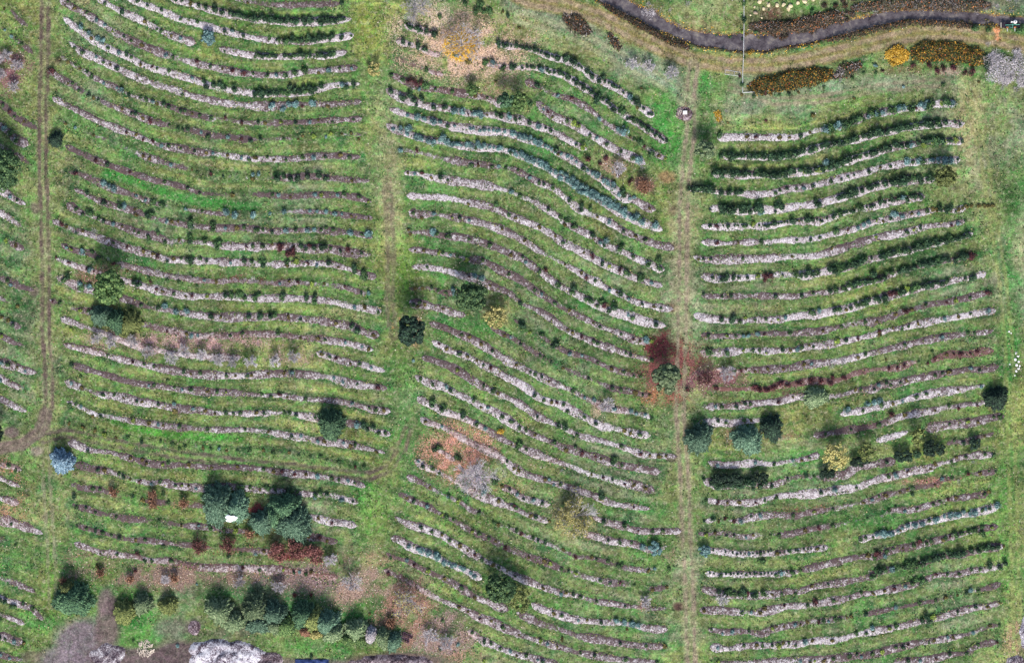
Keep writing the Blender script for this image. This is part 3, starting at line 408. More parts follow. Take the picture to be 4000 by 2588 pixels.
C|.9|d|1630 525 1650 526 1666 526 1693 526 1731 526 1765 526 1785 525 1800 522 1856 514 1911 514 1938 502 1982 492 2025 481 2070 468 2107 464 2130 458 2150 457
C|.9|s|1630 562 1650 564 1666 564 1690 567 1715 563 1770 563 1810 559 1851 557 1884 557 1906 552 1922 547 1971 535 1993 530 2009 524 2037 513 2052 513 2068 508 2096 502 2117 497 2134 497 2155 491 2177 487 2200 491 2221 491 2247 480
C|.7|s|1612 595 1625 602 1650 604 1690 602 1726 602 1785 600 1840 596 1895 596 1933 584 1970 573 2005 562 2036 551 2070 546 2107 540 2123 535 2139 529 2170 523 2210 522 2226 518 2245 512
C|.8|d|1628 640 1656 646 1678 650 1705 645 1737 645 1780 642 1819 639 1850 639 1873 639 1889 639 1900 633 1930 628 1955 628 1982 617 1998 611 2026 600 2042 600 2080 589 2096 584 2112 584 2145 572 2178 567 2200 562 2226 556 2250 546 2262 541
C|.4|d|1630 686 1650 688 1677 689 1700 689 1760 687 1802 688 1862 688 1890 682 1929 677 1960 672 1980 664 2012 655 2021 655 2043 649 2055 644 2080 635 2107 627 2124 622 2140 617 2156 616 2170 611 2189 605 2221 605 2238 598 2266 590
C|.7|s|1612 730 1634 738 1677 743 1721 748 1754 743 1781 743 1808 743 1825 738 1860 732 1905 731 1939 721 1966 720 1978 715 1999 709 2020 698 2042 698 2054 692 2080 682 2096 682 2118 676 2145 665 2156 665 2189 660 2220 650 2243 648 2262 645 2292 634
C|.4|s|1628 777 1646 781 1689 781 1710 781 1735 781 1760 776 1785 776 1804 775 1836 775 1880 772 1912 769 1955 758 1982 753 2010 747 2037 747 2060 738 2081 731 2118 720 2151 709 2175 705 2200 703 2222 697 2254 692 2275 684 2300 678
C|.8|s|1625 819 1650 819 1690 819 1727 814 1750 814 1765 814 1785 819 1792 814 1819 814 1837 814 1852 813 1864 807 1880 803 1891 807 1902 802 1918 802 1945 796 1967 791 1994 786 2020 780 2043 775 2075 763 2097 763 2112 757 2135 752 2162 747 2195 741 2206 741 2227 735 2255 730 2298 724 2315 720
C|.5|s|1665 857 1706 863 1722 863 1735 857 1755 860 1785 858 1820 857 1852 851 1869 846 1885 846 1940 840 1994 829 2011 824 2059 812 2103 802 2151 790 2189 785 2220 780 2249 774 2265 774 2309 768
C|.1|r|1657 902 1700 905 1755 902 1766 906 1785 905 1797 900 1814 890 1831 895 1858 890 1885 884 1907 884 1930 886 1961 878 1990 866 2030 858 2064 856 2086 856 2103 850 2119 840 2135 840 2157 845 2173 834 2200 823 2217 823 2233 823 2255 822 2272 817 2310 815
C|.5|s|1640 946 1662 944 1678 944 1711 944 1733 939 1760 937 1785 933 1810 934 1842 922 1880 920 1912 922 1935 920 1967 916 1989 905 2000 905 2032 905 2043 894 2059 889 2070 894 2092 888 2108 883 2135 880 2155 874 2173 872 2190 866 2206 866 2255 856 2277 861 2322 850
C|.6|s|1622 984 1651 982 1668 977 1690 982 1727 977 1745 977 1775 975
C|.8|s|1953 962 1975 958 2005 954 2032 949 2049 943 2076 938 2097 932 2130 921 2152 916 2190 910 2227 905 2260 900 2290 895
C|.4|s|1890 1012 1918 1009 1950 1002 1977 998 2010 992 2043 987 2070 976 2102 965 2140 958 2174 954 2206 943 2228 948 2244 937 2271 942 2295 930
C|.8|s|2035 1025 2060 1017 2090 1010 2110 1002
C|.7|s|2150 996 2180 990 2206 986 2230 984 2250 981 2272 980 2310 969 2335 967
C|.2|s|2200 1032 2217 1025 2239 1029 2261 1019 2288 1013 2310 1005
C|.8|s|1645 1072 1651 1075 1668 1080 1685 1080 1720 1079 1755 1075 1785 1077 1799 1080 1815 1074 1842 1069 1864 1068 1880 1064 1905 1055
C|.5|d|1635 1113 1652 1124 1674 1129 1702 1124 1712 1129 1735 1118 1762 1128 1785 1127 1794 1129 1831 1112 1853 1107 1874 1107 1892 1107 1907 1112 1974 1101 1984 1085 2000 1085 2060 1074 2082 1070
C|.8|s|1641 1160 1668 1167 1690 1167 1718 1167 1756 1167 1778 1161 1805 1152 1850 1150 1907 1145 1940 1139 1990 1133 2020 1120 2044 1112 2065 1106 2082 1106 2109 1095 2135 1090 2163 1089 2174 1079 2190 1073 2212 1073 2223 1062 2245 1062 2266 1056 2288 1056 2310 1056
C|.3|s|1637 1211 1658 1206 1669 1211 1685 1206 1707 1211 1723 1211 1745 1200 1767 1200 1785 1197 1821 1194 1843 1199 1892 1188 1935 1183 1970 1173 2006 1166 2028 1161 2044 1156 2060 1149 2092 1144 2109 1138 2120 1133 2145 1130 2174 1128 2189 1111 2212 1110 2228 1116 2250 1100 2277 1100 2299 1094 2318 1094
C|.3|s|1622 1238 1642 1244 1664 1238 1700 1243 1733 1248 1751 1243 1785 1243 1810 1243 1827 1243 1871 1232 1903 1226 1935 1221 1990 1210 2017 1204 2050 1199 2066 1187 2082 1182 2104 1187 2131 1182 2147 1177 2169 1171 2185 1166 2202 1160 2223 1156 2240 1156 2265 1150 2287 1149 2299 1143
C|.8|s|1637 1276 1680 1282 1713 1287 1740 1287 1768 1287 1785 1283 1805 1286 1838 1281 1870 1277 1898 1275 1925 1270
C|.9|s|1995 1255 2013 1248 2029 1247 2044 1238 2072 1241 2093 1231 2110 1220 2126 1220 2159 1209 2175 1209 2207 1197 2224 1198 2246 1198 2263 1193 2283 1187 2300 1182 2322 1174
C|.9|s|1639 1330 1674 1336 1710 1333 1734 1335 1765 1333 1785 1333 1805 1335 1816 1330 1844 1330 1860 1325
C|.4|s|1860 1325 1915 1311 1980 1296 2017 1291 2034 1297 2056 1285 2077 1274 2099 1274 2116 1269 2154 1263 2174 1253 2191 1253 2208 1247 2251 1236 2267 1230 2289 1225 2306 1225 2320 1222
C|.4|s|1628 1366 1650 1372 1686 1380 1707 1380 1757 1385 1778 1380 1794 1379 1816 1379 1832 1368 1849 1379 1887 1362 1925 1357 1980 1348 2028 1340 2040 1329 2056 1325 2093 1319 2137 1313 2154 1302 2180 1296 2193 1291 2212 1291 2224 1290 2241 1285 2273 1279 2289 1274 2334 1268
C|.5|s|1626 1417 1637 1418 1648 1417 1680 1417 1724 1423 1746 1423 1767 1423 1785 1417 1801 1417 1822 1407 1849 1406 1877 1407 1909 1400 1937 1394 1975 1389 2002 1378 2029 1378 2056 1372 2078 1367 2105 1362 2121 1357 2143 1351 2175 1334 2203 1334 2230 1334 2257 1323 2279 1323 2323 1317 2338 1308
C|.2|s|1645 1461 1654 1461 1680 1470 1703 1466 1741 1466 1768 1475 1785 1465 1796 1460 1822 1455 1847 1450 1860 1450 1876 1444 1903 1444 1925 1443 1941 1438 1952 1438 1968 1433 1979 1433 2013 1427 2045 1420 2083 1411 2110 1408 2137 1400 2148 1400 2175 1394 2197 1388 2224 1383 2246 1377 2257 1372 2274 1372 2311 1361 2328 1355
C|.8|s|1650 1502 1669 1505 1697 1508 1729 1499 1757 1499 1785 1499 1796 1499 1811 1500 1822 1494 1850 1498 1888 1488 1936 1488 1964 1482 1991 1472 2013 1471 2029 1465 2067 1460 2095 1453 2143 1443 2159 1443 2180 1435 2208 1426 2225 1421 2268 1410 2295 1410 2325 1398
C|.4|s|1663 1539 1720 1540 1785 1539 1861 1535 1893 1535 1915 1535 1937 1530 1974 1525 1991 1520 2002 1525 2029 1519 2051 1514 2083 1503 2099 1503 2111 1498 2138 1492 2159 1491 2170 1487 2186 1487 2203 1481 2214 1481 2236 1476 2262 1469 2301 1453 2323 1453
C|.5|s|2075 1541 2111 1535 2138 1535 2176 1529 2208 1519 2246 1519 2274 1497 2318 1491
"""
# ---------------------------------------------------------------- beds: parse
NUMS = ['first','second','third','fourth','fifth','sixth','seventh','eighth','ninth','tenth','eleventh','twelfth','thirteenth','fourteenth','fifteenth','sixteenth','seventeenth','eighteenth','nineteenth']
TENS = ['','','twentieth','thirtieth','fortieth','fiftieth','sixtieth','seventieth','eightieth','ninetieth']
TENC = ['','','twenty','thirty','forty','fifty','sixty','seventy','eighty','ninety']
def ordinal(i):
    if i < 20: return NUMS[i - 1]
    return TENS[i // 10] if i % 10 == 0 else TENC[i // 10] + '-' + NUMS[i % 10 - 1]
BLOCK = {'L': 'the far left strip', 'A': 'the left block', 'B': 'the middle block', 'C': 'the right block'}
beds = []
cnt = {}
for ln in BEDS.strip().splitlines():
    b, w, k, pts = ln.split('|'); q = list(map(float, pts.split()))
    pts = [(q[i], q[i + 1]) for i in range(0, len(q), 2)]
    cnt[b] = cnt.get(b, 0) + 1
    beds.append(dict(block=b, w=float(w), kind=k, pts=pts, row=cnt[b]))
def resample(pts, step):
    """smooth curve through the points, as an array of (x, y) every step metres, in metres"""
    p = np.array([[(x - 1190) * S, (770 - y) * S] for x, y in pts])
    d = np.r_[0, np.cumsum(np.hypot(*np.diff(p, axis=0).T))]
    n = max(3, int(d[-1] / 0.5)); t = np.linspace(0, d[-1], n)
    q = np.c_[np.interp(t, d, p[:, 0]), np.interp(t, d, p[:, 1])]
    k = 13 if n > 40 else 5; ker = np.hanning(k + 2)[1:-1]; ker /= ker.sum()
    pad = k // 2
    for c in range(2):
        e = np.r_[2 * q[0, c] - q[1:pad + 1, c][::-1], q[:, c], 2 * q[-1, c] - q[-pad - 1:-1, c][::-1]]
        q[:, c] = np.convolve(e, ker, 'valid')
    m = max(3, int(d[-1] / step)); t2 = np.linspace(0, t[-1], m)
    return np.c_[np.interp(t2, t, q[:, 0]), np.interp(t2, t, q[:, 1])]
for b in beds:
    b['q'] = resample(b['pts'], 0.5)
    tg = np.gradient(b['q'], axis=0); b['t'] = tg / np.maximum(1e-6, np.hypot(tg[:, 0], tg[:, 1]))[:, None]
allq = np.concatenate([b['q'] for b in beds]); allt = np.concatenate([b['t'] for b in beds])
allid = np.concatenate([[i] * len(b['q']) for i, b in enumerate(beds)])
kd = kdtree.KDTree(len(allq))
for i, p in enumerate(allq): kd.insert((p[0], p[1], 0), i)
kd.balance()

# ---------------------------------------------------------------- ground raster
GS = 0.45
gx = np.arange(-147, 147.01, GS); gy = np.arange(-98, 98.01, GS)
GX, GY = np.meshgrid(gx, gy, indexing='ij'); ny, nx = len(gy), len(gx)
FX = GX / S + 1190; FY = 770 - GY / S                    # photo units
wx = fbm(GX, GY, 9, 11) * 7; wy = fbm(GX, GY, 9, 21) * 7   # wobble for patch edges
# distance and direction to the nearest bed on a coarse raster
cs = 3
cdist = np.zeros((len(gx[::cs]), len(gy[::cs]))); ctx = np.zeros_like(cdist); cty = np.zeros_like(cdist); csg = np.zeros_like(cdist)
for i, x in enumerate(gx[::cs]):
    for j, y in enumerate(gy[::cs]):
        p, k, dd = kd.find((x, y, 0)); cdist[i, j] = dd; t = allt[k]; ctx[i, j], cty[i, j] = t
def up(a):
    u = np.linspace(0, a.shape[0] - 1, nx); v = np.linspace(0, a.shape[1] - 1, ny)
    u = np.minimum((np.arange(nx)) / cs, a.shape[0] - 1.001); v = np.minimum(np.arange(ny) / cs, a.shape[1] - 1.001)
    i = u.astype(int)[:, None]; j = v.astype(int)[None, :]; fu = (u - u.astype(int))[:, None]; fv = (v - v.astype(int))[None, :]
    return (a[i, j] * (1 - fu) + a[i + 1, j] * fu) * (1 - fv) + (a[i, j + 1] * (1 - fu) + a[i + 1, j + 1] * fu) * fv
DIST = up(cdist); TX = up(ctx); TY = up(cty)
# streaks along the rows: noise dragged along the mowing direction
wn = rng.uniform(-1, 1, (nx, ny)); acc = np.zeros((nx, ny)); IX, IY = np.meshgrid(np.arange(nx), np.arange(ny), indexing='ij')
for s_ in (-1, 1):
    px = IX.astype(float); py = IY.astype(float)
    for k in range(18):
        ii = np.clip(px.round().astype(int), 0, nx - 1); jj = np.clip(py.round().astype(int), 0, ny - 1)
        acc += wn[ii, jj]; px += s_ * TX[ii, jj]; py += s_ * TY[ii, jj]
STREAK = acc / acc.std()

def lerp(c, col, m): return c * (1 - m[..., None]) + np.asarray(col)[None, None] * m[..., None]
def blob(x, y, rx, ry, soft=0.45, wob=1.0, rot=0.0):
    dx = FX - x + wx * wob; dy = FY - y + wy * wob
    if rot: c, s = math.cos(rot), math.sin(rot); dx, dy = dx * c + dy * s, -dx * s + dy * c
    r = np.sqrt((dx / rx) ** 2 + (dy / ry) ** 2)
    return np.clip((1 + soft - r) / (2 * soft), 0, 1)
def pdist(pts):
    """distance in photo units to a polyline, and the side"""
    D = np.full(FX.shape, 1e9); sd = np.zeros(FX.shape)
    for (x0, y0), (x1, y1) in zip(pts[:-1], pts[1:]):
        L = math.hypot(x1 - x0, y1 - y0)
        bx0, bx1 = min(x0, x1) - 60, max(x0, x1) + 60; by0, by1 = min(y0, y1) - 60, max(y0, y1) + 60
        i0, i1 = np.searchsorted(gx, [(bx0 - 1190) * S, (bx1 - 1190) * S]); j0, j1 = np.searchsorted(gy, [(770 - by1) * S, (770 - by0) * S])
        fx = FX[i0:i1, j0:j1]; fy = FY[i0:i1, j0:j1]
        if fx.size == 0: continue
        t = np.clip(((fx - x0) * (x1 - x0) + (fy - y0) * (y1 - y0)) / L ** 2, 0, 1)
        dx = fx - x0 - t * (x1 - x0); dy = fy - y0 - t * (y1 - y0); dd = np.hypot(dx, dy)
        m = dd < D[i0:i1, j0:j1]
        D[i0:i1, j0:j1][m] = dd[m]; sd[i0:i1, j0:j1][m] = (dx * (y1 - y0) - dy * (x1 - x0))[m] / L
    return D, sd
def sm(a, lo, hi):
    t = np.clip((a - lo) / (hi - lo), 0, 1); return t * t * (3 - 2 * t)

n1 = fbm(GX, GY, 26, 31); n2 = fbm(GX, GY, 9, 41); n3 = fbm(GX, GY, 3, 51); n4 = fbm(GX, GY, 40, 61, 2)
g_mid, g_yel, g_grn, g_gry, g_deep = map(np.array, (A(122, 132, 88), A(148, 150, 92), A(84, 118, 70), A(140, 142, 124), A(44, 86, 54)))
C = np.ones((nx, ny, 3)) * g_mid
C = lerp(C, g_grn, sm(n2 + 0.5 * n1, 0.0, 0.75) * 0.75)
C = lerp(C, g_yel, sm(n1 - 0.3 * n2 + 0.12 * STREAK, 0.05, 0.8) * 0.5)
C = lerp(C, g_gry, sm(-n1 + 0.4 * n3, 0.1, 0.8) * 0.7)
n7 = fbm(GX, GY, 14, 161); C = lerp(C, np.array(A(172, 162, 122)), sm(n7 + .4 * n3, .45, .95) * .5); C = lerp(C, np.array(A(58, 104, 62)), sm(-n7 + .4 * n2, .4, .9) * .6)
C = lerp(C, g_deep, sm(n3 + 0.6 * n2 - 0.15, 0.2, 0.8) * 0.65)
lane = sm(DIST, 1.3, 2.3)                                    # mown lane centres are yellower, grass by the beds greener
inrow = (DIST < 6)
C = lerp(C, g_grn, (1 - lane) * 0.5 * inrow); C = lerp(C, g_deep, (1 - lane) * sm(n3 - .3 * n1, -.1, .6) * .6 * inrow)
C = lerp(C, g_yel, lane * sm(n4 + 0.15 * STREAK + .4 * n3, -0.1, 0.9) * 0.5 * inrow)
C *= np.clip(1 + 0.07 * STREAK * (DIST < 9), 0.6, 1.5)[..., None]
GRN = A(68, 128, 62); LIME = A(116, 156, 74); DEEP = A(36, 92, 50); WORN = A(165, 160, 128); STRAW = A(178, 165, 128)
SOIL = A(112, 98, 100); BRN = A(118, 104, 88); GRYG = A(138, 146, 128)
for x, y, rx, ry, c, a in [
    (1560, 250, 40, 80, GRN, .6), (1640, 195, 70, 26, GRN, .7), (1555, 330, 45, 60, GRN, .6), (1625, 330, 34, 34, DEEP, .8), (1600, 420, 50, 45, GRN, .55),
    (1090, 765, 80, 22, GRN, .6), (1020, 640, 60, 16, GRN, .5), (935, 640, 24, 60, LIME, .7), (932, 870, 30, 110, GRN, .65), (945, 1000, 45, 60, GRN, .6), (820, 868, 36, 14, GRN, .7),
    (190, 1330, 40, 26, GRN, .4), (240, 1358, 95, 36, A(36, 108, 52), .85), (300, 1468, 130, 60, GRN, .85), (300, 1430, 40, 30, DEEP, .7), (840, 1440, 70, 45, DEEP, .6), (930, 1490, 70, 25, GRN, .7),  # emerald patch above the left conifers paints in their shade
    (520, 1378, 70, 34, A(34, 104, 50), .85), (690, 1385, 90, 36, A(34, 104, 50), .85), (860, 1420, 80, 50, A(34, 104, 50), .85), (700, 1500, 150, 18, GRN, .6), (1560, 960, 26, 40, DEEP, .7), (1650, 972, 40, 14, DEEP, .6), (1540, 1000, 20, 30, DEEP, .4),  # emerald patches round the grove paint the tree shade into the grass
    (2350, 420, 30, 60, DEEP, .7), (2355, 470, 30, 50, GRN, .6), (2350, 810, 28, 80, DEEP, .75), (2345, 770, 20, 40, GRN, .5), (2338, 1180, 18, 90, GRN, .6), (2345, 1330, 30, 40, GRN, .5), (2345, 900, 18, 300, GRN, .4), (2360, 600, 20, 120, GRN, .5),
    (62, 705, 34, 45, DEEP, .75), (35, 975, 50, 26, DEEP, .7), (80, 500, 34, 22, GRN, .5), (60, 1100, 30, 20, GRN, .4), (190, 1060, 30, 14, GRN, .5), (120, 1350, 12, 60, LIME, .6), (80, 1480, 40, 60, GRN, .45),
    (1375, 60, 90, 30, GRYG, .5), (1500, 150, 90, 30, GRYG, .7), (1470, 70, 40, 14, GRN, .4), (1560, 180, 40, 20, GRYG, .7), (1890, 200, 170, 18, GRYG, .6), (2100, 190, 120, 20, GRYG, .5), (1800, 245, 100, 30, GRYG, .6), (1950, 235, 120, 18, LIME, .25),
    (2250, 270, 36, 60, STRAW, .8), (2245, 320, 30, 40, STRAW, .5), (1230, 60, 60, 22, STRAW, .35), (1320, 110, 70, 20, WORN, .35), (2270, 420, 60, 70, WORN, .3), (2380, 560, 20, 60, WORN, .4), (2375, 600, 20, 30, WORN, .7),
    (893, 330, 32, 120, WORN, .5), (905, 480, 22, 90, WORN, .5), (905, 470, 10, 110, BRN, .5), (1592, 480, 36, 80, WORN, .7), (1585, 640, 26, 160, WORN, .6), (200, 220, 40, 30, GRYG, .4),
    (860, 60, 40, 60, A(150, 150, 80), .5), (870, 1200, 30, 60, LIME, .45), (850, 1140, 40, 20, GRN, .5), (1380, 720, 60, 12, GRN, .3), (1300, 780, 90, 16, GRN, .3), (1230, 630, 40, 10, GRN, .3),
    (1410, 700, 60, 25, GRN, .35), (1330, 700, 70, 20, GRN, .5), (1350, 1410, 120, 14, GRN, .35), (1500, 1460, 60, 10, GRN, .5), (1520, 1270, 40, 40, GRN, .4), (1400, 1170, 40, 20, LIME, .4),
    (1860, 1060, 90, 20, GRN, .6), (1830, 1100, 60, 12, GRN, .5), (2010, 1210, 70, 14, GRN, .6), (1480, 1180, 70, 12, GRN, .4), (2300, 1300, 50, 200, A(130, 150, 85), .3),
    (560, 1080, 90, 8, GRN, .5), (1190, 20, 80, 12, LIME, .4), (2030, 20, 90, 16, GRN, .3), (1860, 25, 40, 14, GRN, .8), (1640, 30, 60, 40, A(150, 150, 115), .6), (1600, 70, 60, 20, A(150, 130, 100), .5),
    (2270, 10, 110, 20, A(110, 100, 112), .7), (2120, 15, 140, 22, A(96, 86, 90), .75), (1960, 50, 110, 14, A(78, 66, 62), .85), (1790, 60, 80, 20, A(74, 62, 56), .85), (1900, 70, 60, 10, A(78, 66, 62), .7), (1800, 33, 24, 12, A(120, 84, 76), .9)]:
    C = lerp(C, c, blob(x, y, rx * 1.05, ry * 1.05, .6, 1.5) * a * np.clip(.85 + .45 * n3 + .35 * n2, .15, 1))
D, _ = pdist([(250, 402), (330, 428), (400, 455), (480, 472), (595, 478)]); C = lerp(C, A(46, 118, 54), sm(-D - wy * .3, -15, -7) * .75)
D, _ = pdist([(260, 978), (330, 1000), (400, 1010), (500, 1016), (560, 1020)]); C = lerp(C, A(66, 145, 58), sm(-D - wy * .3, -13, -5) * .65)
D, _ = pdist([(1180, 5), (1270, 30), (1360, 75), (1450, 130), (1560, 190), (1600, 230)]); C = lerp(C, A(136, 142, 130), sm(-D - wy, -32, -10) * .6)
C = np.clip(C, 0, 1)
# leaf litter (colour, amount)
LIT = np.zeros((nx, ny, 4)); LIT[..., :3] = A(190, 178, 140); LIT[..., 3] = 0.16
for x, y, rx, ry, c, a in [
    (1085, 115, 160, 105, A(206, 174, 146), .75), (1072, 108, 56, 50, A(238, 186, 70), 1.0), (1000, 60, 110, 75, A(212, 186, 160), .6), (1190, 80, 90, 70, A(200, 166, 144), .5), (1150, 190, 80, 45, A(190, 150, 130), .5),
    (1552, 850, 100, 80, A(128, 78, 74), .75), (1540, 812, 66, 40, A(122, 62, 62), .85), (1655, 885, 115, 50, A(122, 84, 86), .75), (1560, 930, 70, 24, A(150, 96, 80), .6), (1780, 905, 90, 18, A(96, 56, 62), .6), (1530, 920, 50, 30, A(165, 108, 80), .6),
    (450, 795, 300, 34, A(176, 140, 134), .72), (300, 775, 140, 30, A(188, 150, 140), .6), (690, 830, 100, 22, A(176, 142, 134), .7), (560, 780, 140, 14, A(150, 110, 90), .5), (250, 720, 60, 30, A(150, 110, 95), .5),
    (230, 640, 90, 34, A(150, 106, 92), .5), (560, 650, 140, 14, A(126, 70, 76), .5), (1070, 1050, 95, 75, A(196, 140, 118), .8), (1110, 1100, 70, 50, A(176, 160, 165), .7), (1180, 1130, 60, 30, A(190, 130, 100), .5), (1020, 1000, 50, 40, A(180, 120, 95), .4), (950, 950, 40, 80, A(180, 130, 100), .25),
    (430, 1338, 300, 34, A(138, 114, 100), .85), (700, 1345, 170, 46, A(130, 108, 104), .85), (250, 1300, 120, 28, A(150, 120, 104), .55), (840, 1365, 110, 56, A(156, 130, 114), .8), (950, 1420, 90, 100, A(156, 118, 102), .85), (1020, 1475, 100, 66, A(150, 126, 116), .8), (880, 1310, 60, 40, A(170, 140, 110), .5), (1060, 1520, 80, 30, A(165, 130, 110), .6),
    (600, 1180, 90, 16, A(120, 60, 62), .75), (430, 1170, 60, 14, A(160, 110, 90), .6), (560, 1275, 110, 20, A(130, 60, 56), .5), (690, 1285, 90, 22, A(120, 48, 50), .7), (790, 1300, 40, 20, A(150, 110, 110), .6),
    (22, 165, 55, 55, A(136, 96, 100), .75), (10, 1110, 60, 50, A(190, 130, 105), .55), (20, 1180, 60, 50, A(190, 130, 105), .5), (1420, 385, 60, 34, A(168, 140, 116), .7), (1500, 425, 36, 22, A(110, 84, 74), .8), (1440, 320, 50, 20, A(150, 120, 100), .3),
    (1212, 980, 40, 30, A(170, 120, 95), .3), (1410, 950, 50, 30, A(185, 160, 130), .6), (1335, 1198, 70, 66, A(180, 168, 110), .55), (1500, 1400, 22, 24, A(170, 140, 125), .6), (945, 790, 36, 36, A(176, 140, 110), .6), (925, 760, 20, 30, A(190, 130, 95), .6),
    (1260, 1080, 70, 30, A(190, 150, 120), .35), (1560, 1290, 30, 30, A(150, 125, 105), .5), (760, 985, 60, 30, A(165, 135, 105), .4), (960, 765, 34, 40, A(160, 130, 100), .6),
    (1810, 1010, 70, 14, A(140, 98, 84), .6), (1720, 1010, 40, 26, A(160, 130, 105), .6), (2030, 985, 120, 10, A(150, 100, 84), .35), (2170, 1115, 120, 12, A(178, 118, 110), .55), (1870, 1180, 120, 14, A(160, 100, 84), .4), (2200, 1125, 60, 12, A(176, 112, 108), .5),
    (2210, 165, 60, 14, A(168, 150, 130), .6), (2120, 160, 120, 16, A(120, 90, 60), .5), (2320, 40, 40, 20, A(120, 90, 90), .4), (2318, 78, 10, 22, A(226, 156, 110), .95), (2355, 1300, 30, 260, A(196, 170, 130), .25), (2360, 1480, 30, 60, A(190, 150, 120), .5), (1450, 95, 60, 22, A(110, 84, 74), .4), (1340, 60, 30, 24, A(100, 72, 66), .7),
    (1590, 262, 20, 18, A(128, 112, 110), 1.0), (1640, 270, 24, 16, A(120, 100, 90), .3), (590, 650, 60, 10, A(120, 70, 74), .5), (655, 575, 26, 8, A(110, 66, 70), .7), (2000, 920, 60, 10, A(110, 80, 76), .3)]:
    m = blob(x, y, rx, ry, 0.6) * a; k = m > LIT[..., 3]
    LIT[k, :3] = np.asarray(c); LIT[..., 3] = np.maximum(LIT[..., 3], m)
LIT[..., 3] = np.clip(LIT[..., 3] * np.clip(1 + .5 * n3 + .45 * n2 + .3 * fbm(GX, GY, 1.6, 151), .2, 1.35), 0, 1)
# bare soil by the wood yard
SOILM = np.zeros((nx, ny))
for x, y, rx, ry, c, a in [(190, 1490, 62, 55, A(126, 114, 122), .95), (250, 1460, 30, 60, A(120, 104, 104), .9), (246, 1400, 20, 34, A(120, 104, 108), .85), (290, 1530, 130, 26, A(110, 94, 98), .95), (420, 1520, 70, 34, A(104, 88, 92), .95),
        (150, 1540, 60, 40, A(130, 118, 126), .9), (75, 1525, 30, 14, A(120, 104, 100), .6), (262, 1410, 14, 26, A(90, 76, 80), .8), (700, 1545, 180, 16, A(110, 96, 98), .8), (400, 1460, 40, 24, A(120, 108, 112), .5), (450, 1455, 20, 20, A(110, 96, 100), .6), (930, 1535, 120, 18, A(110, 92, 92), .9), (26, 1035, 36, 12, A(118, 106, 104), .6), (86, 1047, 14, 10, A(150, 135, 130), .8), (28, 1005, 18, 14, A(116, 98, 100), .9),
        (330, 345, 1, 1, BRN, 0), (133, 143, 22, 9, A(110, 92, 80), .5), (133, 1350 * 0 + 142, 8, 5, A(84, 68, 60), .8), (1420, 500, 1, 1, BRN, 0), (80, 486, 10, 14, A(110, 96, 90), .8), (82, 675, 12, 14, A(124, 104, 100), .7), (1550, 410, 20, 14, A(150, 120, 95), .8), (1562, 488, 14, 12, A(120, 98, 88), .6), (1562, 570, 20, 10, A(110, 92, 84), .8), (1560, 716, 18, 12, A(124, 100, 90), .8), (1568, 1062, 16, 12, A(100, 84, 80), .8), (1575, 1233, 10, 8, A(100, 84, 78), .8), (1577, 1410, 13, 10, A(92, 70, 66), .95), (1598, 215, 6, 20, A(120, 104, 92), .7), (1612, 225, 6, 10, A(118, 100, 92), .7)]:
    mm = blob(x, y, rx, ry, 0.25, .6) * a; C = lerp(C, c, mm); LIT[..., 3] *= 1 - mm * .6; SOILM = np.maximum(SOILM, mm)
# wheel tracks
BARE = np.zeros((nx, ny))
def ruts(pts, half, w, c, a, grassmid=True, broad=None):
    global C
    D, s = pdist(pts); n = fbm(GX, GY, 4, 71) * 0.5 + fbm(GX, GY, 1.4, 75) * 0.6
    if broad:
        np.maximum(BARE, sm(-D + n * 3, -broad[1] - 4, -broad[1] + 4) * broad[2] * .6, out=BARE)
        C = lerp(C, broad[0], sm(-D + n * 3, -broad[1] - 4, -broad[1] + 4) * broad[2])
    m = sm(-np.abs(D - half) + n * 2.2, -w - 1.5, -w + 1.5) * a * np.clip(0.75 + n * 0.6, 0, 1)
    C = lerp(C, c, m); LIT[..., 3] *= 1 - m * .7; np.maximum(BARE, m, out=BARE)
TRK = [(1200, -12), (1240, 3), (1315, 15), (1390, 38), (1465, 76), (1540, 112), (1602, 137), (1690, 151), (1785, 152), (1860, 142), (1960, 120), (2060, 94), (2135, 78), (2210, 76), (2285, 86), (2400, 106)]
ruts(TRK, 10, 5.5, A(160, 142, 122), 1.0, broad=(A(140, 128, 88), 21, .9))
ruts([(105, -5), (104, 120), (100, 250), (99, 400), (104, 500), (106, 650), (106, 780), (114, 850), (113, 940), (106, 985), (84, 1010), (45, 1033), (-10, 1044)], 8, 4.5, A(100, 86, 82), 1.0, broad=(A(150, 148, 116), 14, .5))
ruts([(108, 1000), (108, 1060), (108, 1120), (114, 1200), (120, 1300), (122, 1400)], 8, 3.5, A(140, 134, 116), .7)
ruts([(100, 1020), (150, 1006), (185, 1012), (250, 1026), (330, 1042), (430, 1058), (560, 1076), (680, 1086), (790, 1100), (860, 1106), (905, 1088), (935, 1040), (945, 1000)], 8, 4.2, A(98, 88, 82), 1.0)
ruts([(900, 440), (905, 520), (910, 600), (905, 700), (915, 780)], 7, 5, A(116, 104, 94), .7)
ruts([(930, 800), (930, 900), (930, 1000), (900, 1090), (875, 1180), (868, 1260)], 6, 3, A(140, 146, 100), .4)
ruts([(1612, 150), (1604, 220), (1606, 300), (1594, 400), (1588, 500), (1588, 640), (1585, 760), (1583, 860), (1580, 960), (1588, 1060), (1593, 1160), (1596, 1260), (1602, 1360), (1604, 1460), (1608, 1550)], 9, 4.5, A(146, 130, 118), .9, broad=(A(156, 156, 122), 18, .5))
ruts([(2235, 190), (2262, 270), (2290, 380), (2310, 520), (2330, 650), (2345, 800), (2350, 1000), (2356, 1200), (2362, 1400), (2366, 1550)], 8, 4, A(150, 154, 104), .6)
ruts([(1700, 205), (1800, 235), (1900, 232), (2040, 205), (2200, 190)], 7, 4, A(150, 138, 120), .8)
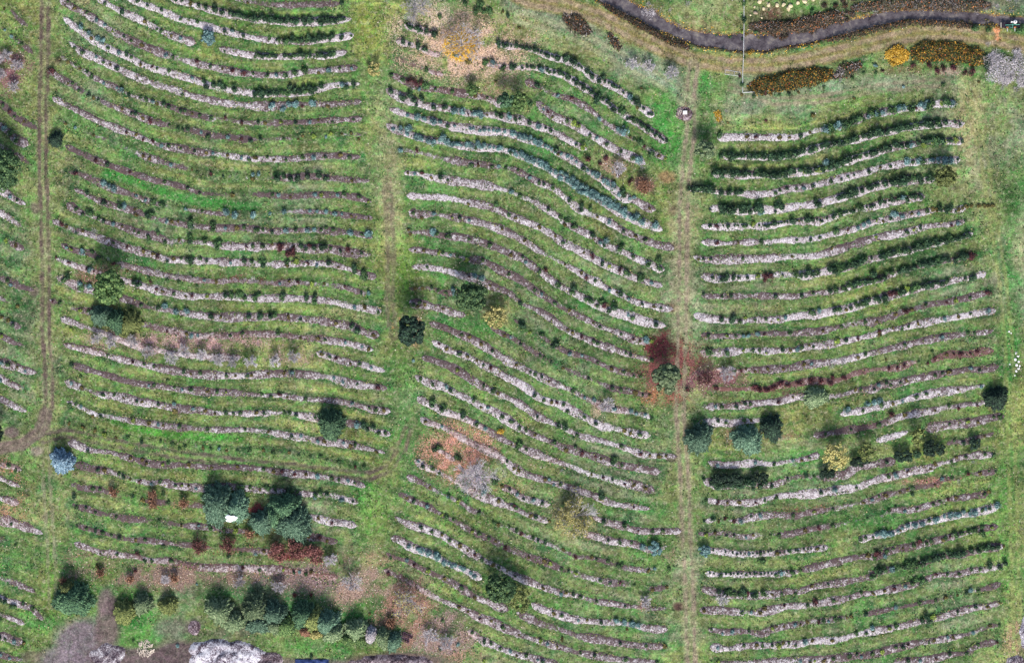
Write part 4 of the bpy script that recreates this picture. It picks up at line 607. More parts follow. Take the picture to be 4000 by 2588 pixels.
ruts([(1210, 40), (1330, 80), (1440, 135), (1540, 190), (1600, 240)], 12, 5, A(166, 168, 136), .8)
D, _ = pdist([(106, 960), (92, 1004), (50, 1032), (-10, 1044)]); mm = sm(-D + n3 * 3, -17, -12) * .8; C = lerp(C, A(124, 110, 104), mm); BARE = np.maximum(BARE, mm)
ruts([(905, 1060), (935, 1030), (960, 980)], 8, 4, A(134, 118, 100), .5)
# canal: carve the bed and darken the banks
CAN = [(1370, -24), (1415, -2), (1452, 14), (1502, 38), (1552, 64), (1590, 81), (1640, 94), (1702, 99), (1785, 98), (1847, 87), (1910, 76), (1985, 60), (2047, 44), (2110, 35), (2185, 36), (2260, 43), (2335, 49), (2400, 52)]
CW = [11, 12, 13, 12, 11, 11, 13, 15, 15, 14, 12, 11, 10, 8, 8, 9, 9, 9]
cd, cside = pdist(CAN); cwx = np.interp(FX, [p[0] for p in CAN], CW) + 4 * fbm(GX, GY, 5, 81)
Z = np.zeros((nx, ny)) + 0.05 * fbm(GX, GY, 12, 91)
bank = sm(-(cd - cwx), -16, 2)
C = lerp(C, A(84, 70, 64), sm(-(cd - cwx) + 3 * n3, -13, -4) * .9)
C = lerp(C, A(58, 44, 52), sm(-(cd - cwx) + 2 * n3, -6, 0) * .8)
Z -= 1.1 * sm(-(cd - cwx), -9, 3)
m = sm(-(cd - cwx) + 4 * n3, -17, -6) * .5; LIT[..., 3] = np.maximum(LIT[..., 3], m * .8); LIT[m > .25, :3] = A(150, 92, 50)
lum_ = C.mean(-1, keepdims=True); C = lum_ + (C - lum_) * 1.15
n5 = fbm(GX, GY, 2.2, 131); n6 = fbm(GX, GY, 6, 141)
BARE = np.clip(np.maximum(BARE, SOILM * .8), 0, 1); dm = 1 - .65 * BARE
C = C * (0.86 * np.clip(1 + dm * .24 * n5 + dm * .36 * n6 + dm * .2 * n2 + .04 * STREAK * (DIST < 9), .45, 1.7))[..., None]
C = np.clip(C, 0.003, 0.8)

def gsample(arr, x, y):
    u = np.clip((np.asarray(x) - gx[0]) / GS, 0, nx - 1.01); v = np.clip((np.asarray(y) - gy[0]) / GS, 0, ny - 1.01)
    return arr[u.round().astype(int), v.round().astype(int)]

# mesh, with a coarse skirt that runs on to the horizon
ex = np.concatenate([[-3000, -1200, -500, -260, -180], gx, [180, 260, 500, 1200, 3000]])
ey = np.concatenate([[-3000, -1200, -500, -220, -130], gy, [130, 220, 500, 1200, 3000]])
EX, EY = np.meshgrid(ex, ey, indexing='ij')
def ext(a):
    p = [(5, 5), (5, 5)] + [(0, 0)] * (a.ndim - 2); return np.pad(a, p, mode='edge')
ez = ext(Z); v = np.stack([EX, EY, ez], -1).reshape(-1, 3)
I = np.arange(len(ex) * len(ey)).reshape(len(ex), len(ey))
f = np.stack([I[:-1, :-1], I[1:, :-1], I[1:, 1:], I[:-1, 1:]], -1).reshape(-1, 4)
gme = mesh('ground', v, f, True); vattr(gme, 'bare', ext(BARE).ravel()); vattr(gme, 'sward', ext(C).reshape(-1, 3)); vattr(gme, 'litter', ext(LIT).reshape(-1, 4))
gm, n, b = mat('sward'); c, fine = grass_colour(n); n.links.new(c, b.inputs['Base Color']); b.inputs['Roughness'].default_value = .95
bump(n, b, fine, .6, .25)
ground = link('ground', gme, gm); tag(ground, 'mown autumn grass sloping between the curved planting rows', kind='structure')

# water of the canal
cq = resample(CAN, 1.2); tg = np.gradient(cq, axis=0); tg /= np.hypot(tg[:, 0], tg[:, 1])[:, None]; nm = np.c_[-tg[:, 1], tg[:, 0]]
cw = (np.interp(cq[:, 0] / S + 1190, [p[0] for p in CAN], CW) + 5) * S
v = []; K = 5
for i in range(len(cq)):
    for k in range(K): t = k / (K - 1) * 2 - 1; v.append((*(cq[i] + nm[i] * cw[i] * t), -0.55))
I = np.arange(len(v)).reshape(-1, K); f = np.stack([I[:-1, :-1], I[1:, :-1], I[1:, 1:], I[:-1, 1:]], -1).reshape(-1, 4)
m, n, b = mat('murky_water'); w1 = noise(n, 0.3, 6, .8, dist=.3)
c = ramp(n, w1, [(0.36, A(50, 44, 48)), (0.46, A(82, 74, 78)), (0.54, A(100, 94, 98)), (0.60, A(124, 116, 110)), (0.7, A(146, 138, 136))])
n.links.new(c, b.inputs['Base Color']); b.inputs['Roughness'].default_value = .25; b.inputs['Specular IOR Level'].default_value = .4
bump(n, b, noise(n, 1.5, 3), .12, .05)
tag(link('water', mesh('water', v, f, True), m), 'murky grey water in the winding irrigation canal', kind='structure')

# ---------------------------------------------------------------- mulched planting beds
bm_, n, b = mat('wood_chip_mulch')
gc, _ = grass_colour(n)
wt = attr(n, 'pale').outputs['Fac']; ed = attr(n, 'edge').outputs['Fac']; rd = attr(n, 'ruddy').outputs['Fac']
ch = noise(n, 2.1, 5, .9); c2 = noise(n, 0.7, 4, .8, dist=.4)
mixv = math_(n, 'ADD', math_(n, 'MULTIPLY', ch, .58), math_(n, 'MULTIPLY', c2, .42))
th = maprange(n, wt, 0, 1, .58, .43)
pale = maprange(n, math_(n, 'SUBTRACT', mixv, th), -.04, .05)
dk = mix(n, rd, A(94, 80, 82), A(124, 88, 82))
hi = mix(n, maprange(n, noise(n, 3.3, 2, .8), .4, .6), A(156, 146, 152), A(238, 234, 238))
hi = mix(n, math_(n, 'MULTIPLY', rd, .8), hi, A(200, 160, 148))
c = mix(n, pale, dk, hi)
c = mix(n, 1.0, c, grey(n, maprange(n, noise(n, 4.5, 4, .85), .35, .65, .5, 1.4)), 'MULTIPLY')
en = math_(n, 'ADD', math_(n, 'MULTIPLY', noise(n, .9, 5, .85, dist=.5), .6), math_(n, 'MULTIPLY', noise(n, 2.6, 4, .85), .4))
gm_ = maprange(n, math_(n, 'SUBTRACT', math_(n, 'ADD', en, ed), 1.0), -.025, .03)
c = mix(n, gm_, c, gc)
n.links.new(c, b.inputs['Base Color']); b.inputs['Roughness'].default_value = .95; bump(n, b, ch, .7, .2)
for bi, bd in enumerate(beds):
    q = bd['q']; m = len(q)
    # finer along the bed
    tt = np.linspace(0, 1, m)
    nmv = np.c_[-bd['t'][:, 1], bd['t'][:, 0]]; nmv *= np.sign(nmv[:, 1:2] + 1e-9)         # towards the top of the photo
    K = 9; t = np.linspace(-1, 1, K)
    hw = (1.30 + 0.3 * vnoise(q[:, 0], q[:, 1], 9.0, 350 + bi) + 0.3 * vnoise(q[:, 0], q[:, 1], 3.0, 300 + bi) + .22 * vnoise(q[:, 0], q[:, 1], 1.0, 400 + bi)) * np.sqrt(np.clip(np.minimum(tt, 1 - tt) * m * .5 / 1.2, .02, 1))
    X = q[:, None, 0] + nmv[:, None, 0] * hw[:, None] * t; Y = q[:, None, 1] + nmv[:, None, 1] * hw[:, None] * t
    gz = gsample(Z, X, Y)
    ZZ = gz - .05 + .2 * (1 - t[None] ** 2) * np.ones((m, 1)) + .03 * vnoise(X, Y, .6, 500)
    I = np.arange(m * K).reshape(m, K); f = np.stack([I[:-1, :-1], I[:-1, 1:], I[1:, 1:], I[1:, :-1]], -1).reshape(-1, 4)
    # which way is up
    e1 = np.array([X[1, 4] - X[0, 4], Y[1, 4] - Y[0, 4]]); e2 = np.array([X[0, 5] - X[0, 4], Y[0, 5] - Y[0, 4]])
    if e2[0] * e1[1] - e2[1] * e1[0] < 0: f = f[:, ::-1]
    me = mesh('mulch_bed', np.stack([X, Y, ZZ], -1).reshape(-1, 3), f, True)
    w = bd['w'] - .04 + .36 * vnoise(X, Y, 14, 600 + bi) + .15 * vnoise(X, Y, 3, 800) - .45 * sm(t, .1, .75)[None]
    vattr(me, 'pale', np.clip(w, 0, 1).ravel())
    base = .30 + (.12 if bd['w'] < .35 else 0) + (.25 if bd['kind'] == 'y' else 0)
    vattr(me, 'edge', np.clip(base + .42 * np.abs(t[None]) ** 2.5 * np.ones((m, 1)) + .20 * vnoise(X, Y, 6, 700 + bi), 0, 1).ravel())
    rdv = gsample(LIT[..., 3], X, Y) ** 1.5 * .9 + (0.5 if bd['kind'] == 'r' else 0)
    vattr(me, 'ruddy', np.clip(rdv, 0, 1).ravel())
    vattr(me, 'bare', gsample(BARE, X, Y).ravel()); vattr(me, 'sward', gsample(C, X, Y).reshape(-1, 3)); vattr(me, 'litter', gsample(LIT, X, Y).reshape(-1, 4))
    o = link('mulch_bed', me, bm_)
    look = 'pale wood-chip' if bd['w'] > .65 else ('mottled wood-chip' if bd['w'] > .35 else 'brown mulched')
    tag(o, '%s planting bed, %s row from the top of %s' % (look, ordinal(bd['row']), BLOCK[bd['block']]), kind='structure')

# ---------------------------------------------------------------- loose growth and leaves lying on it: real blades and leaves
def scatter(name, pts, size, stops, label, upright):
    rs = np.random.default_rng(len(pts)); n_ = len(pts)
    dn = unit(rs.normal(size=(n_, 3)) * (1.2 if upright else .35) + np.array([0, 0, 1.0]))
    u = unit(np.cross(dn, rs.normal(size=(n_, 3)))); w = np.cross(dn, u); s = size * rs.uniform(.4, 1.3, (n_, 1))
    c = np.c_[pts, gsample(Z, pts[:, 0], pts[:, 1]) + (.2 if upright else .1)]
    v = np.stack([c - u * s * .5, c - w * s * .4, c + u * s * .5, c + w * s * .4], 1).reshape(-1, 3)
    m, n, b = mat(name); ge = N(n, 'ShaderNodeNewGeometry'); n.links.new(ramp(n, ge.outputs['Random Per Island'], stops), b.inputs['Base Color'])
    return tag(link(name, mesh(name, v, np.arange(len(v)).reshape(-1, 4)), m), label, 'ground cover', kind='stuff')
def unit(a): return a / np.maximum(1e-9, np.linalg.norm(a, axis=-1, keepdims=True))
k = rng.integers(0, len(allq), 60000); nmv = np.c_[-allt[k, 1], allt[k, 0]]
off = rng.choice([-1, 1], 60000) * rng.normal(1.15, .28, 60000); off[:16000] = rng.uniform(-1, 1, 16000)
pt = allq[k] + nmv * off[:, None] + rng.uniform(-.3, .3, (60000, 2)); keep = vnoise(pt[:, 0], pt[:, 1], 2.2, 901) + .5 * vnoise(pt[:, 0], pt[:, 1], .8, 903) > -.1
scatter('edge_grass', pt[keep], .42, [(0, A(52, 84, 46)), (.4, A(84, 116, 64)), (.7, A(128, 140, 80)), (.9, A(168, 164, 110)), (1, A(112, 92, 80))], 'tufts of grass and weeds spilling over the planting bed edges', True)
pt = np.c_[rng.uniform(-141, 141, 90000), rng.uniform(-92, 92, 90000)]; keep = vnoise(pt[:, 0], pt[:, 1], 5, 911) + vnoise(pt[:, 0], pt[:, 1], 1.5, 913) + 1.2 * gsample(BARE, pt[:, 0], pt[:, 1]) * -1 > .1
keep &= gsample(cd - cwx, pt[:, 0], pt[:, 1]) > 4
scatter('meadow_tufts', pt[keep], .45, [(0, A(44, 78, 44)), (.45, A(80, 112, 62)), (.75, A(120, 132, 76)), (.92, A(170, 164, 120)), (1, A(96, 78, 66))], 'coarse tufts of weeds and long grass over the lanes', True)
pt = np.c_[rng.uniform(-141, 141, 900000), rng.uniform(-92, 92, 900000)]; al = gsample(LIT[..., 3], pt[:, 0], pt[:, 1])
keep = (rng.uniform(0, 1, 900000) < np.clip(al - .12, 0, 1) ** 1.3 * .5) & (vnoise(pt[:, 0], pt[:, 1], 1.3, 921) > -.45 - al * .3); pt = pt[keep]
col = gsample(LIT[..., :3], pt[:, 0], pt[:, 1]); red = (col[:, 0] > 2.6 * col[:, 1])
scatter('fallen_leaves', pt[~red], .27, [(0, A(88, 70, 62)), (.35, A(138, 106, 88)), (.65, A(182, 146, 122)), (.85, A(232, 214, 192)), (.95, A(246, 236, 224)), (1, A(220, 160, 80))], 'fallen tan and golden leaves drifted under the bare trees', False)
gold = (col[:, 0] > 1.4 * col[:, 1]) & (col[:, 2] < .32 * col[:, 1])
if gold.any(): scatter('golden_leaves', np.repeat(pt[gold], 3, 0) + rng.normal(0, .7, (3 * gold.sum(), 2)), .3, [(0, A(196, 140, 40)), (.5, A(238, 182, 60)), (1, A(252, 226, 120))], 'carpet of bright golden leaves under the large bare tree', False)
if red.any(): scatter('maroon_leaves', pt[red], .27, [(0, A(80, 44, 44)), (.6, A(124, 66, 62)), (1, A(168, 104, 92))], 'fallen maroon leaves spread round the leafy tree by the track', False)
# ---------------------------------------------------------------- foliage
def leafmat(name, stops, rough=.8):
    m, n, b = mat(name)
    g = N(n, 'ShaderNodeNewGeometry'); oi = N(n, 'ShaderNodeObjectInfo')
    c = ramp(n, g.outputs['Random Per Island'], stops)
    c = mix(n, 1.0, c, grey(n, maprange(n, oi.outputs['Random'], 0, 1, .72, 1.3)), 'MULTIPLY')
    n.links.new(c, b.inputs['Base Color']); b.inputs['Roughness'].default_value = rough; b.inputs['Specular IOR Level'].default_value = .25
    return m
MAT = {
 'd': leafmat('dark_needles', [(0, A(26, 50, 38)), (.6, A(48, 80, 56)), (1, A(90, 122, 82))]),
 'g': leafmat('green_leaves', [(0, A(34, 62, 38)), (.6, A(70, 108, 62)), (1, A(112, 142, 86))]),
 'l': leafmat('lime_leaves', [(0, A(90, 120, 50)), (.6, A(140, 168, 70)), (1, A(190, 200, 100))]),
 'b': leafmat('blue_leaves', [(0, A(70, 104, 104)), (.6, A(112, 150, 148)), (1, A(160, 190, 190))]),
 'r': leafmat('maroon_leaves', [(0, A(48, 24, 34)), (.6, A(88, 48, 56)), (1, A(120, 70, 66))]),
 'o': leafmat('olive_leaves', [(0, A(70, 66, 42)), (.6, A(112, 108, 60)), (1, A(150, 132, 80))]),
 'y': leafmat('golden_leaves', [(0, A(150, 110, 30)), (.6, A(214, 170, 50)), (1, A(236, 206, 110))]),
 'k': leafmat('bramble_leaves', [(0, A(44, 38, 38)), (.4, A(62, 62, 46)), (.7, A(96, 82, 72)), (.9, A(120, 100, 84)), (.93, A(170, 96, 56)), (1, A(176, 130, 70))]),
 't': leafmat('bare_twigs', [(0, A(176, 168, 174)), (.6, A(214, 208, 214)), (1, A(246, 242, 246))]),
 'autumn': leafmat('autumn_bramble', [(0, A(46, 34, 28)), (.4, A(56, 70, 38)), (.62, A(86, 96, 44)), (.8, A(150, 104, 44)), (.92, A(214, 166, 60)), (1, A(170, 70, 60))]),
 'gold': leafmat('gold_shrub', [(0, A(176, 128, 36)), (.5, A(236, 182, 56)), (1, A(250, 218, 110))]),
 'spruce': leafmat('blue_spruce', [(0, A(70, 100, 118)), (.5, A(118, 152, 176)), (1, A(176, 200, 214))]),
 'conifer': leafmat('conifer_green', [(0, A(34, 60, 46)), (.5, A(66, 102, 74)), (1, A(112, 148, 106))]),
 'teal': leafmat('teal_conifer', [(0, A(46, 74, 58)), (.5, A(92, 128, 104)), (1, A(134, 166, 138))]),
 'olive': leafmat('olive_conifer', [(0, A(66, 80, 46)), (.5, A(112, 126, 70)), (1, A(156, 164, 98))]),
 'broad': leafmat('broad_leaves', [(0, A(46, 74, 42)), (.5, A(86, 118, 66)), (1, A(130, 156, 94))]),
 'greyleaf': leafmat('grey_green_leaves', [(0, A(70, 92, 64)), (.5, A(114, 138, 98)), (1, A(156, 172, 132))]),
 'nearblack': leafmat('blackish_needles', [(0, A(18, 32, 30)), (.6, A(38, 62, 50)), (1, A(70, 98, 72))]),
 'wood': leafmat('dark_green_leaves', [(0, A(40, 66, 44)), (.6, A(66, 96, 60)), (1, A(108, 134, 84))]),
 'haze': leafmat('yellow_green_leaves', [(0, A(134, 136, 76)), (.5, A(182, 174, 108)), (1, A(216, 204, 140))]),
 'redtwig': leafmat('red_twigs', [(0, A(104, 62, 62)), (.5, A(138, 86, 82)), (1, A(172, 124, 116))]),
 'brownleaf': leafmat('russet_leaves', [(0, A(116, 84, 68)), (.5, A(156, 114, 92)), (1, A(190, 146, 118))]),
}
bark, n, b = mat('bark'); n.links.new(ramp(n, noise(n, 3, 4), [(.3, A(88, 78, 70)), (.7, A(140, 130, 120))]), b.inputs['Base Color'])

def quads(c, u, w):
    """c centres, u and w half vectors -> leaf quads"""
    v = np.stack([c - u - w * .7, c + u - w, c + u * .9 + w, c - u + w * .8], 1).reshape(-1, 3)
    return v, np.arange(len(v)).reshape(-1, 4)
def unit(a): return a / np.maximum(1e-9, np.linalg.norm(a, axis=-1, keepdims=True))
def clump(rs, nleaf, rx, ry, h, size, lobes=6, spiky=0.0, z0=.05, shell=.35):
    """leaves scattered through the outer shell of a lumpy mound"""
    lc = np.c_[rs.uniform(-.5, .5, lobes) * rx, rs.uniform(-.5, .5, lobes) * ry, rs.uniform(.25, .55, lobes) * h]; lr = rs.uniform(.42, .68, lobes)
    k = rs.integers(0, lobes, nleaf); dn = unit(rs.normal(size=(nleaf, 3))); dn[:, 2] = np.abs(dn[:, 2]) * 1.1 - .12; dn = unit(dn)
    rad = lr[k, None] * (1 - shell * rs.uniform(0, 1, (nleaf, 1)) ** 2) * (1 + spiky * rs.uniform(-.3, 1, (nleaf, 1)))
    c = lc[k] + dn * rad * np.array([rx, ry, h * .85]); c[:, 2] = np.maximum(c[:, 2], z0)
    u = unit(np.cross(dn, rs.normal(size=(nleaf, 3)))); w = unit(np.cross(dn + .55 * rs.normal(size=(nleaf, 3)), u))
    s = size * rs.uniform(.6, 1.3, (nleaf, 1))
    return quads(c, u * s * .5 * (1 + spiky * 1.5), w * s * .5 / (1 + spiky))
def twigs(rs, nstem, rx, ry, h, th=.035, fork=3, droop=.25, base=.15):
    """bare branching stems from one foot, three-sided"""
    P0, P1, R0, R1 = [], [], [], []
    def seg(p, d, L, r, lev):
        bend = rs.normal(size=3) * .18
        q = p + d * L; 
        P0.append(p); P1.append(q); R0.append(r); R1.append(r * .6)
        if lev > 0:
            for i in range(fork):
                nd = unit(d + rs.normal(size=3) * .45 + np.array([0, 0, .12 - droop * .3])); seg(q if i else p + d * L * .6, nd, L * rs.uniform(.5, .8), r * .6, lev - 1)
    for i in range(nstem):
        a = 2 * math.pi * (i + rs.uniform(-.3, .3)) / nstem; o = rs.uniform(.35, 1)
        d = np.array([math.cos(a) * rx * o, math.sin(a) * ry * o, h * (1.1 - .55 * o)])
        L = np.linalg.norm(d) * .46; seg(np.array([math.cos(a) * base, math.sin(a) * base, .02]), unit(d), L, th, 2)
    return P0, P1, R0, R1
def tubes3(P0, P1, R0, R1):
    P0 = np.array(P0); P1 = np.array(P1); a = unit(P1 - P0); u = unit(np.cross(a, np.array([.3, .5, .81]))); w = np.cross(a, u)
    vs = []
    for c, r in ((P0, np.array(R0)), (P1, np.array(R1))):
        for k in range(3):
            t = 2 * math.pi * k / 3; vs.append(c + (u * math.cos(t) + w * math.sin(t)) * r[:, None])
    v = np.stack(vs, 1).reshape(-1, 3); b0 = np.arange(len(P0))[:, None] * 6
    f = np.concatenate([b0 + np.array([[k, (k + 1) % 3, 3 + (k + 1) % 3, 3 + k]]) for k in range(3)], 0)
    return v, f
# shared meshes of the small plants
def variants(kind, nv=6):
    out = []
    for i in range(nv):
        rs = np.random.default_rng(hash(kind) % 1 + ord(kind[0]) * 100 + i)
        if kind == 't': v, f = tubes3(*twigs(rs, 11, 1, 1, 1.1, .035))
        elif kind == 'b': v, f = clump(rs, 150, .95, .95, 1.0, .26, 5, spiky=.8)
        elif kind == 'd': v, f = clump(rs, 230, 1, 1, 1.35, .24, 5, spiky=.25)
        elif kind == 'r': v, f = clump(rs, 150, .95, .95, 1.0, .22, 6, spiky=.5, shell=.6)
        elif kind == 'o': v, f = clump(rs, 170, .9, .9, .6, .26, 5, spiky=.6, shell=.7)
        elif kind == 'k': v, f = clump(rs, 200, 1.1, 1.0, .9, .22, 8, spiky=.4, shell=.6)
        elif kind == 'y': v, f = clump(rs, 150, .9, .9, .9, .2, 7, spiky=.9, shell=.7)
        else: v, f = clump(rs, 190, 1, 1, 1.0, .24, 6, spiky=.2)
        me = mesh({'t': 'bare_shrub', 'b': 'blue_shrub', 'd': 'evergreen_shrub', 'r': 'maroon_shrub', 'o': 'perennial_clump', 'k': 'bramble_bush', 'y': 'golden_shrub', 'l': 'lime_shrub', 'g': 'leafy_shrub'}[kind], v, f)
        me.materials.append(MAT[kind]); out.append(me)
    return out
VAR = {k: variants(k) for k in 'dgblrokyt'}
NAME = {'d': ('evergreen_shrub', 'evergreen shrub', 'dark evergreen shrub'), 'g': ('leafy_shrub', 'leafy shrub', 'mid-green leafy shrub'), 'l': ('lime_shrub', 'lime shrub', 'bright lime-green shrub'),
        'b': ('blue_shrub', 'blue shrub', 'blue-green shrub'), 'r': ('maroon_shrub', 'maroon shrub', 'maroon-leaved shrub'), 'o': ('perennial_clump', 'perennial', 'olive-brown perennial clump'),
        'k': ('bramble_bush', 'bramble bush', 'dark brown bramble bush'), 'y': ('golden_shrub', 'golden shrub', 'golden-yellow shrub'), 't': ('bare_shrub', 'bare shrub', 'bare grey twiggy shrub')}
raw = []; tl = []
for (tc, tr, k), s in PLANTS.items():
    for t in s.split():
        kd_ = t[-1] if t[-1].isalpha() else ''
        x, y = (t[:-1] if kd_ else t).split(','); tl.append((tc * 595 + int(x) / k, tr * 385 + int(y) / k, kd_))
for x, y, k in tl:                                       # drop the same plant read twice at a tile edge
    if all((x - a) ** 2 + (y - c) ** 2 > 9 for a, c, _ in raw): raw.append((x, y, k))
BIG = []   # filled by trees: (x, y, r) no small plants under crowns
# ---------------------------------------------------------------- trees
def root(name, x, y, label, cat, group=None, rz=0.0):
    e = bpy.data.objects.new(name, None); COL.objects.link(e); e.location = P(x, y, float(gsample(Z, (x - 1190) * S, (770 - y) * S))); e.rotation_euler = (0, 0, rz)
    e.empty_display_size = .3
    return tag(e, label, cat, group)
def trunk(e, h, r, m=None):
    mb = MB(); pts = [(0, 0, -.1), (.05, .03, h * .35), (-.04, .05, h * .7), (0, 0, h)]
    for i in range(3): mb.tube(pts[i], pts[i + 1], r * (1 - i * .28), r * (1 - (i + 1) * .28), 10, False)
    for k in range(5):
        a = k * 2.4; z = h * (.3 + .1 * k); mb.tube((0, 0, z), (math.cos(a) * h * .22, math.sin(a) * h * .22, z + h * .12), r * .4, r * .12, 6, False)
    return mb.build('trunk', m or bark, e, smooth=True)
def conifer(x, y, rx, ry, h, m, label, name='conifer_tree', seed=0, strand=.55, group=None, cat='conifer', dens=1.0):
    e = root(name, x, y, label, cat, group); BIG.append((x, y, max(rx, ry))); rs = np.random.default_rng(1000 + seed); RX, RY = rx * S * 1.15, ry * S * 1.15; h *= .75
    trunk(e, h * .8, .12 + .02 * h)
    nl = int((900 + 420 * RX * RY) * dens); z = rs.uniform(0, 1, nl) ** 1.15
    a = rs.uniform(0, 2 * math.pi, nl); nb = rs.integers(7, 12); ph = rs.uniform(0, 6)
    prof = (1 - z) ** .62; lob = 1 + .12 * np.sin(a * nb + ph + z * 9) + .11 * np.sin(a * 3 + ph * 2) + .10 * np.sin(a * 2 + ph * 5) + .09 * rs.normal(size=nl) - .18 * (np.sin(a * 5 + ph * 3 + z * 20) > .75)
    rad = prof * lob * (1 - .22 * rs.uniform(0, 1, nl) ** 2)
    c = np.c_[np.cos(a) * rad * RX, np.sin(a) * rad * RY, .25 + z * h]
    out = np.c_[np.cos(a), np.sin(a), np.full(nl, -.35)] + .35 * rs.normal(size=(nl, 3)); out = unit(out)
    side = unit(np.cross(out, np.array([0, 0, 1.0]) + .5 * rs.normal(size=(nl, 3))))
    s = strand * rs.uniform(.6, 1.3, (nl, 1)); v, f = quads(c, out * s * .5, side * s * .22)
    link('crown', mesh('crown', v, f), MAT[m], e)
    return e
def broadleaf(x, y, rx, ry, h, m, label, name='broadleaf_tree', seed=0, leaf=.42, group=None, cat='tree', dens=1.0, loose=.35, nl=None):
    e = root(name, x, y, label, cat, group); BIG.append((x, y, max(rx, ry))); rs = np.random.default_rng(2000 + seed); RX, RY = rx * S, ry * S
    trunk(e, h * .7, .1 + .025 * h)
    k = int(16 + 5 * RX * RY ** .5); V = []; 
    for i in range(k):
        a = rs.uniform(0, 6.28); r = math.sqrt(rs.uniform(0, 1)) * .84; zc = h * (.45 + .45 * math.sqrt(max(0, 1 - r * r)) * rs.uniform(.75, 1.05))
        lr = rs.uniform(.13, .30) * (RX + RY) / 2; cx, cy = math.cos(a) * r * RX, math.sin(a) * r * RY
        n_ = int(95 * dens); dn = unit(rs.normal(size=(n_, 3))); dn[:, 2] = np.abs(dn[:, 2]) * 1.2 - .3; dn = unit(dn)
        c = np.array([cx, cy, zc]) + dn * lr * (1 - loose * rs.uniform(0, 1, (n_, 1)))
        u = unit(np.cross(dn, rs.normal(size=(n_, 3)))); w = unit(np.cross(dn + .6 * rs.normal(size=(n_, 3)), u)); s = leaf * rs.uniform(.6, 1.3, (n_, 1))
        V.append(quads(c, u * s * .5, w * s * .4)[0])
    v = np.concatenate(V); link('crown', mesh('crown', v, np.arange(len(v)).reshape(-1, 4)), MAT[m], e)
    return e
def baretree(x, y, rx, ry, h, label, name='bare_tree', seed=0, m='t', leaves=None, nleaf=0, group=None, cat='bare tree', stems=9, th=.09, fork=4, lev=3, ox=0, oy=0):
    e = root(name, x, y, label, cat, group); BIG.append((x, y, max(rx, ry) * .35)); rs = np.random.default_rng(3000 + seed); RX, RY = rx * S, ry * S
    mb = MB(); mb.tube((0, 0, -.1), (0, 0, h * .3), .16 + .01 * h, .12, 9, False); mb.build('trunk', MAT[m] if m != 't' else bark, e, smooth=True)
    P0, P1, R0, R1 = [], [], [], []
    def seg(p, d, L, r, l):
        q = p + d * L; P0.append(p); P1.append(q); R0.append(r); R1.append(r * .7)
        if l > 0:
            for i in range(fork):
                st = q if i < 2 else p + d * L * rs.uniform(.35, .9)
                seg(st, unit(d + rs.normal(size=3) * .42 + np.array([0, 0, .05])), L * rs.uniform(.5, .85), max(.038, r * .6), l - 1)
    for i in range(stems):
        a = 6.283 * (i + rs.uniform(-.35, .35)) / stems; o = rs.uniform(.35, 1)
        dd = np.array([math.cos(a) * RX * o, math.sin(a) * RY * o, h * (.85 - .5 * o)]); L = np.linalg.norm(dd)
        seg(np.array([0, 0, h * rs.uniform(.12, .28)]), unit(dd), L * .38, th, lev)
    v, f = tubes3(P0, P1, R0, R1); link('crown', mesh('crown', v, f), MAT[m], e)
    if leaves:
        tips = np.array(P1)[-int(len(P1) * .8):]; c = tips[rs.integers(0, len(tips), nleaf)] + rs.normal(size=(nleaf, 3)) * .35
        u = unit(rs.normal(size=(nleaf, 3))); w = unit(np.cross(u, rs.normal(size=(nleaf, 3)))); s = .26 * rs.uniform(.6, 1.3, (nleaf, 1))
        v, f = quads(c, u * s * .5, w * s * .4); link('foliage', mesh('foliage', v, f), MAT[leaves], e)
    return e
def thicket(pts, half, h, m, label, name, cat, n_, seed, size=.32, group=None, twig=0):
    """a long mound of growth along a line, lumpy, leaves through its outer half metre"""
    q = resample(pts, .6); cx, cy = q.mean(0); e = root(name, cx / S + 1190, 770 - cy / S, label, cat, group); rs = np.random.default_rng(4000 + seed)
    tg = np.gradient(q, axis=0); tg /= np.hypot(tg[:, 0], tg[:, 1])[:, None]; nm = np.c_[-tg[:, 1], tg[:, 0]]
    k = rs.integers(0, len(q), n_); s = rs.uniform(-1, 1, n_); end = np.sqrt(np.clip(np.minimum(k, len(q) - 1 - k) / 5, .15, 1))
    wob = 1 + .25 * vnoise(q[k, 0], q[k, 1], 2.5, 4400 + seed)
    c2 = q[k] + nm[k] * (s * half * S * end * wob)[:, None] + rs.normal(size=(n_, 2)) * .25
    top = h * np.sqrt(np.clip(1 - s * s, .05, 1)) * end * (.75 + .35 * vnoise(c2[:, 0], c2[:, 1], 1.6, 4500 + seed))
    z = np.maximum(.05, top - rs.uniform(0, .5, n_) ** 1.5)
    c = np.c_[c2[:, 0] - cx, c2[:, 1] - cy, z]; dn = unit(rs.normal(size=(n_, 3)) * .7 + np.array([0, 0, 1.0]))
    u = unit(np.cross(dn, rs.normal(size=(n_, 3)))); w = np.cross(dn, u); sz = size * rs.uniform(.5, 1.3, (n_, 1))
    v, f = quads(c, u * sz * .5, w * sz * .42); link('foliage', mesh('foliage', v, f), MAT[m], e)
    mb = MB()
    for i in range(max(6, twig)):
        j = rs.integers(0, len(q)); p = q[j] + nm[j] * rs.uniform(-.6, .6) * half * S - (cx, cy); a = rs.uniform(0, 6.28); r = rs.uniform(.5, 1.4)
        mb.tube((p[0], p[1], 0), (p[0] + math.cos(a) * r, p[1] + math.sin(a) * r, h * rs.uniform(.7, 1.15)), .03, .012, 3, False)
    mb.build('stems', MAT['t'], e)
    x0 = min(p[0] for p in pts); x1 = max(p[0] for p in pts)
    for px, py in pts: BIG.append((px, py, half * .8))
    return e

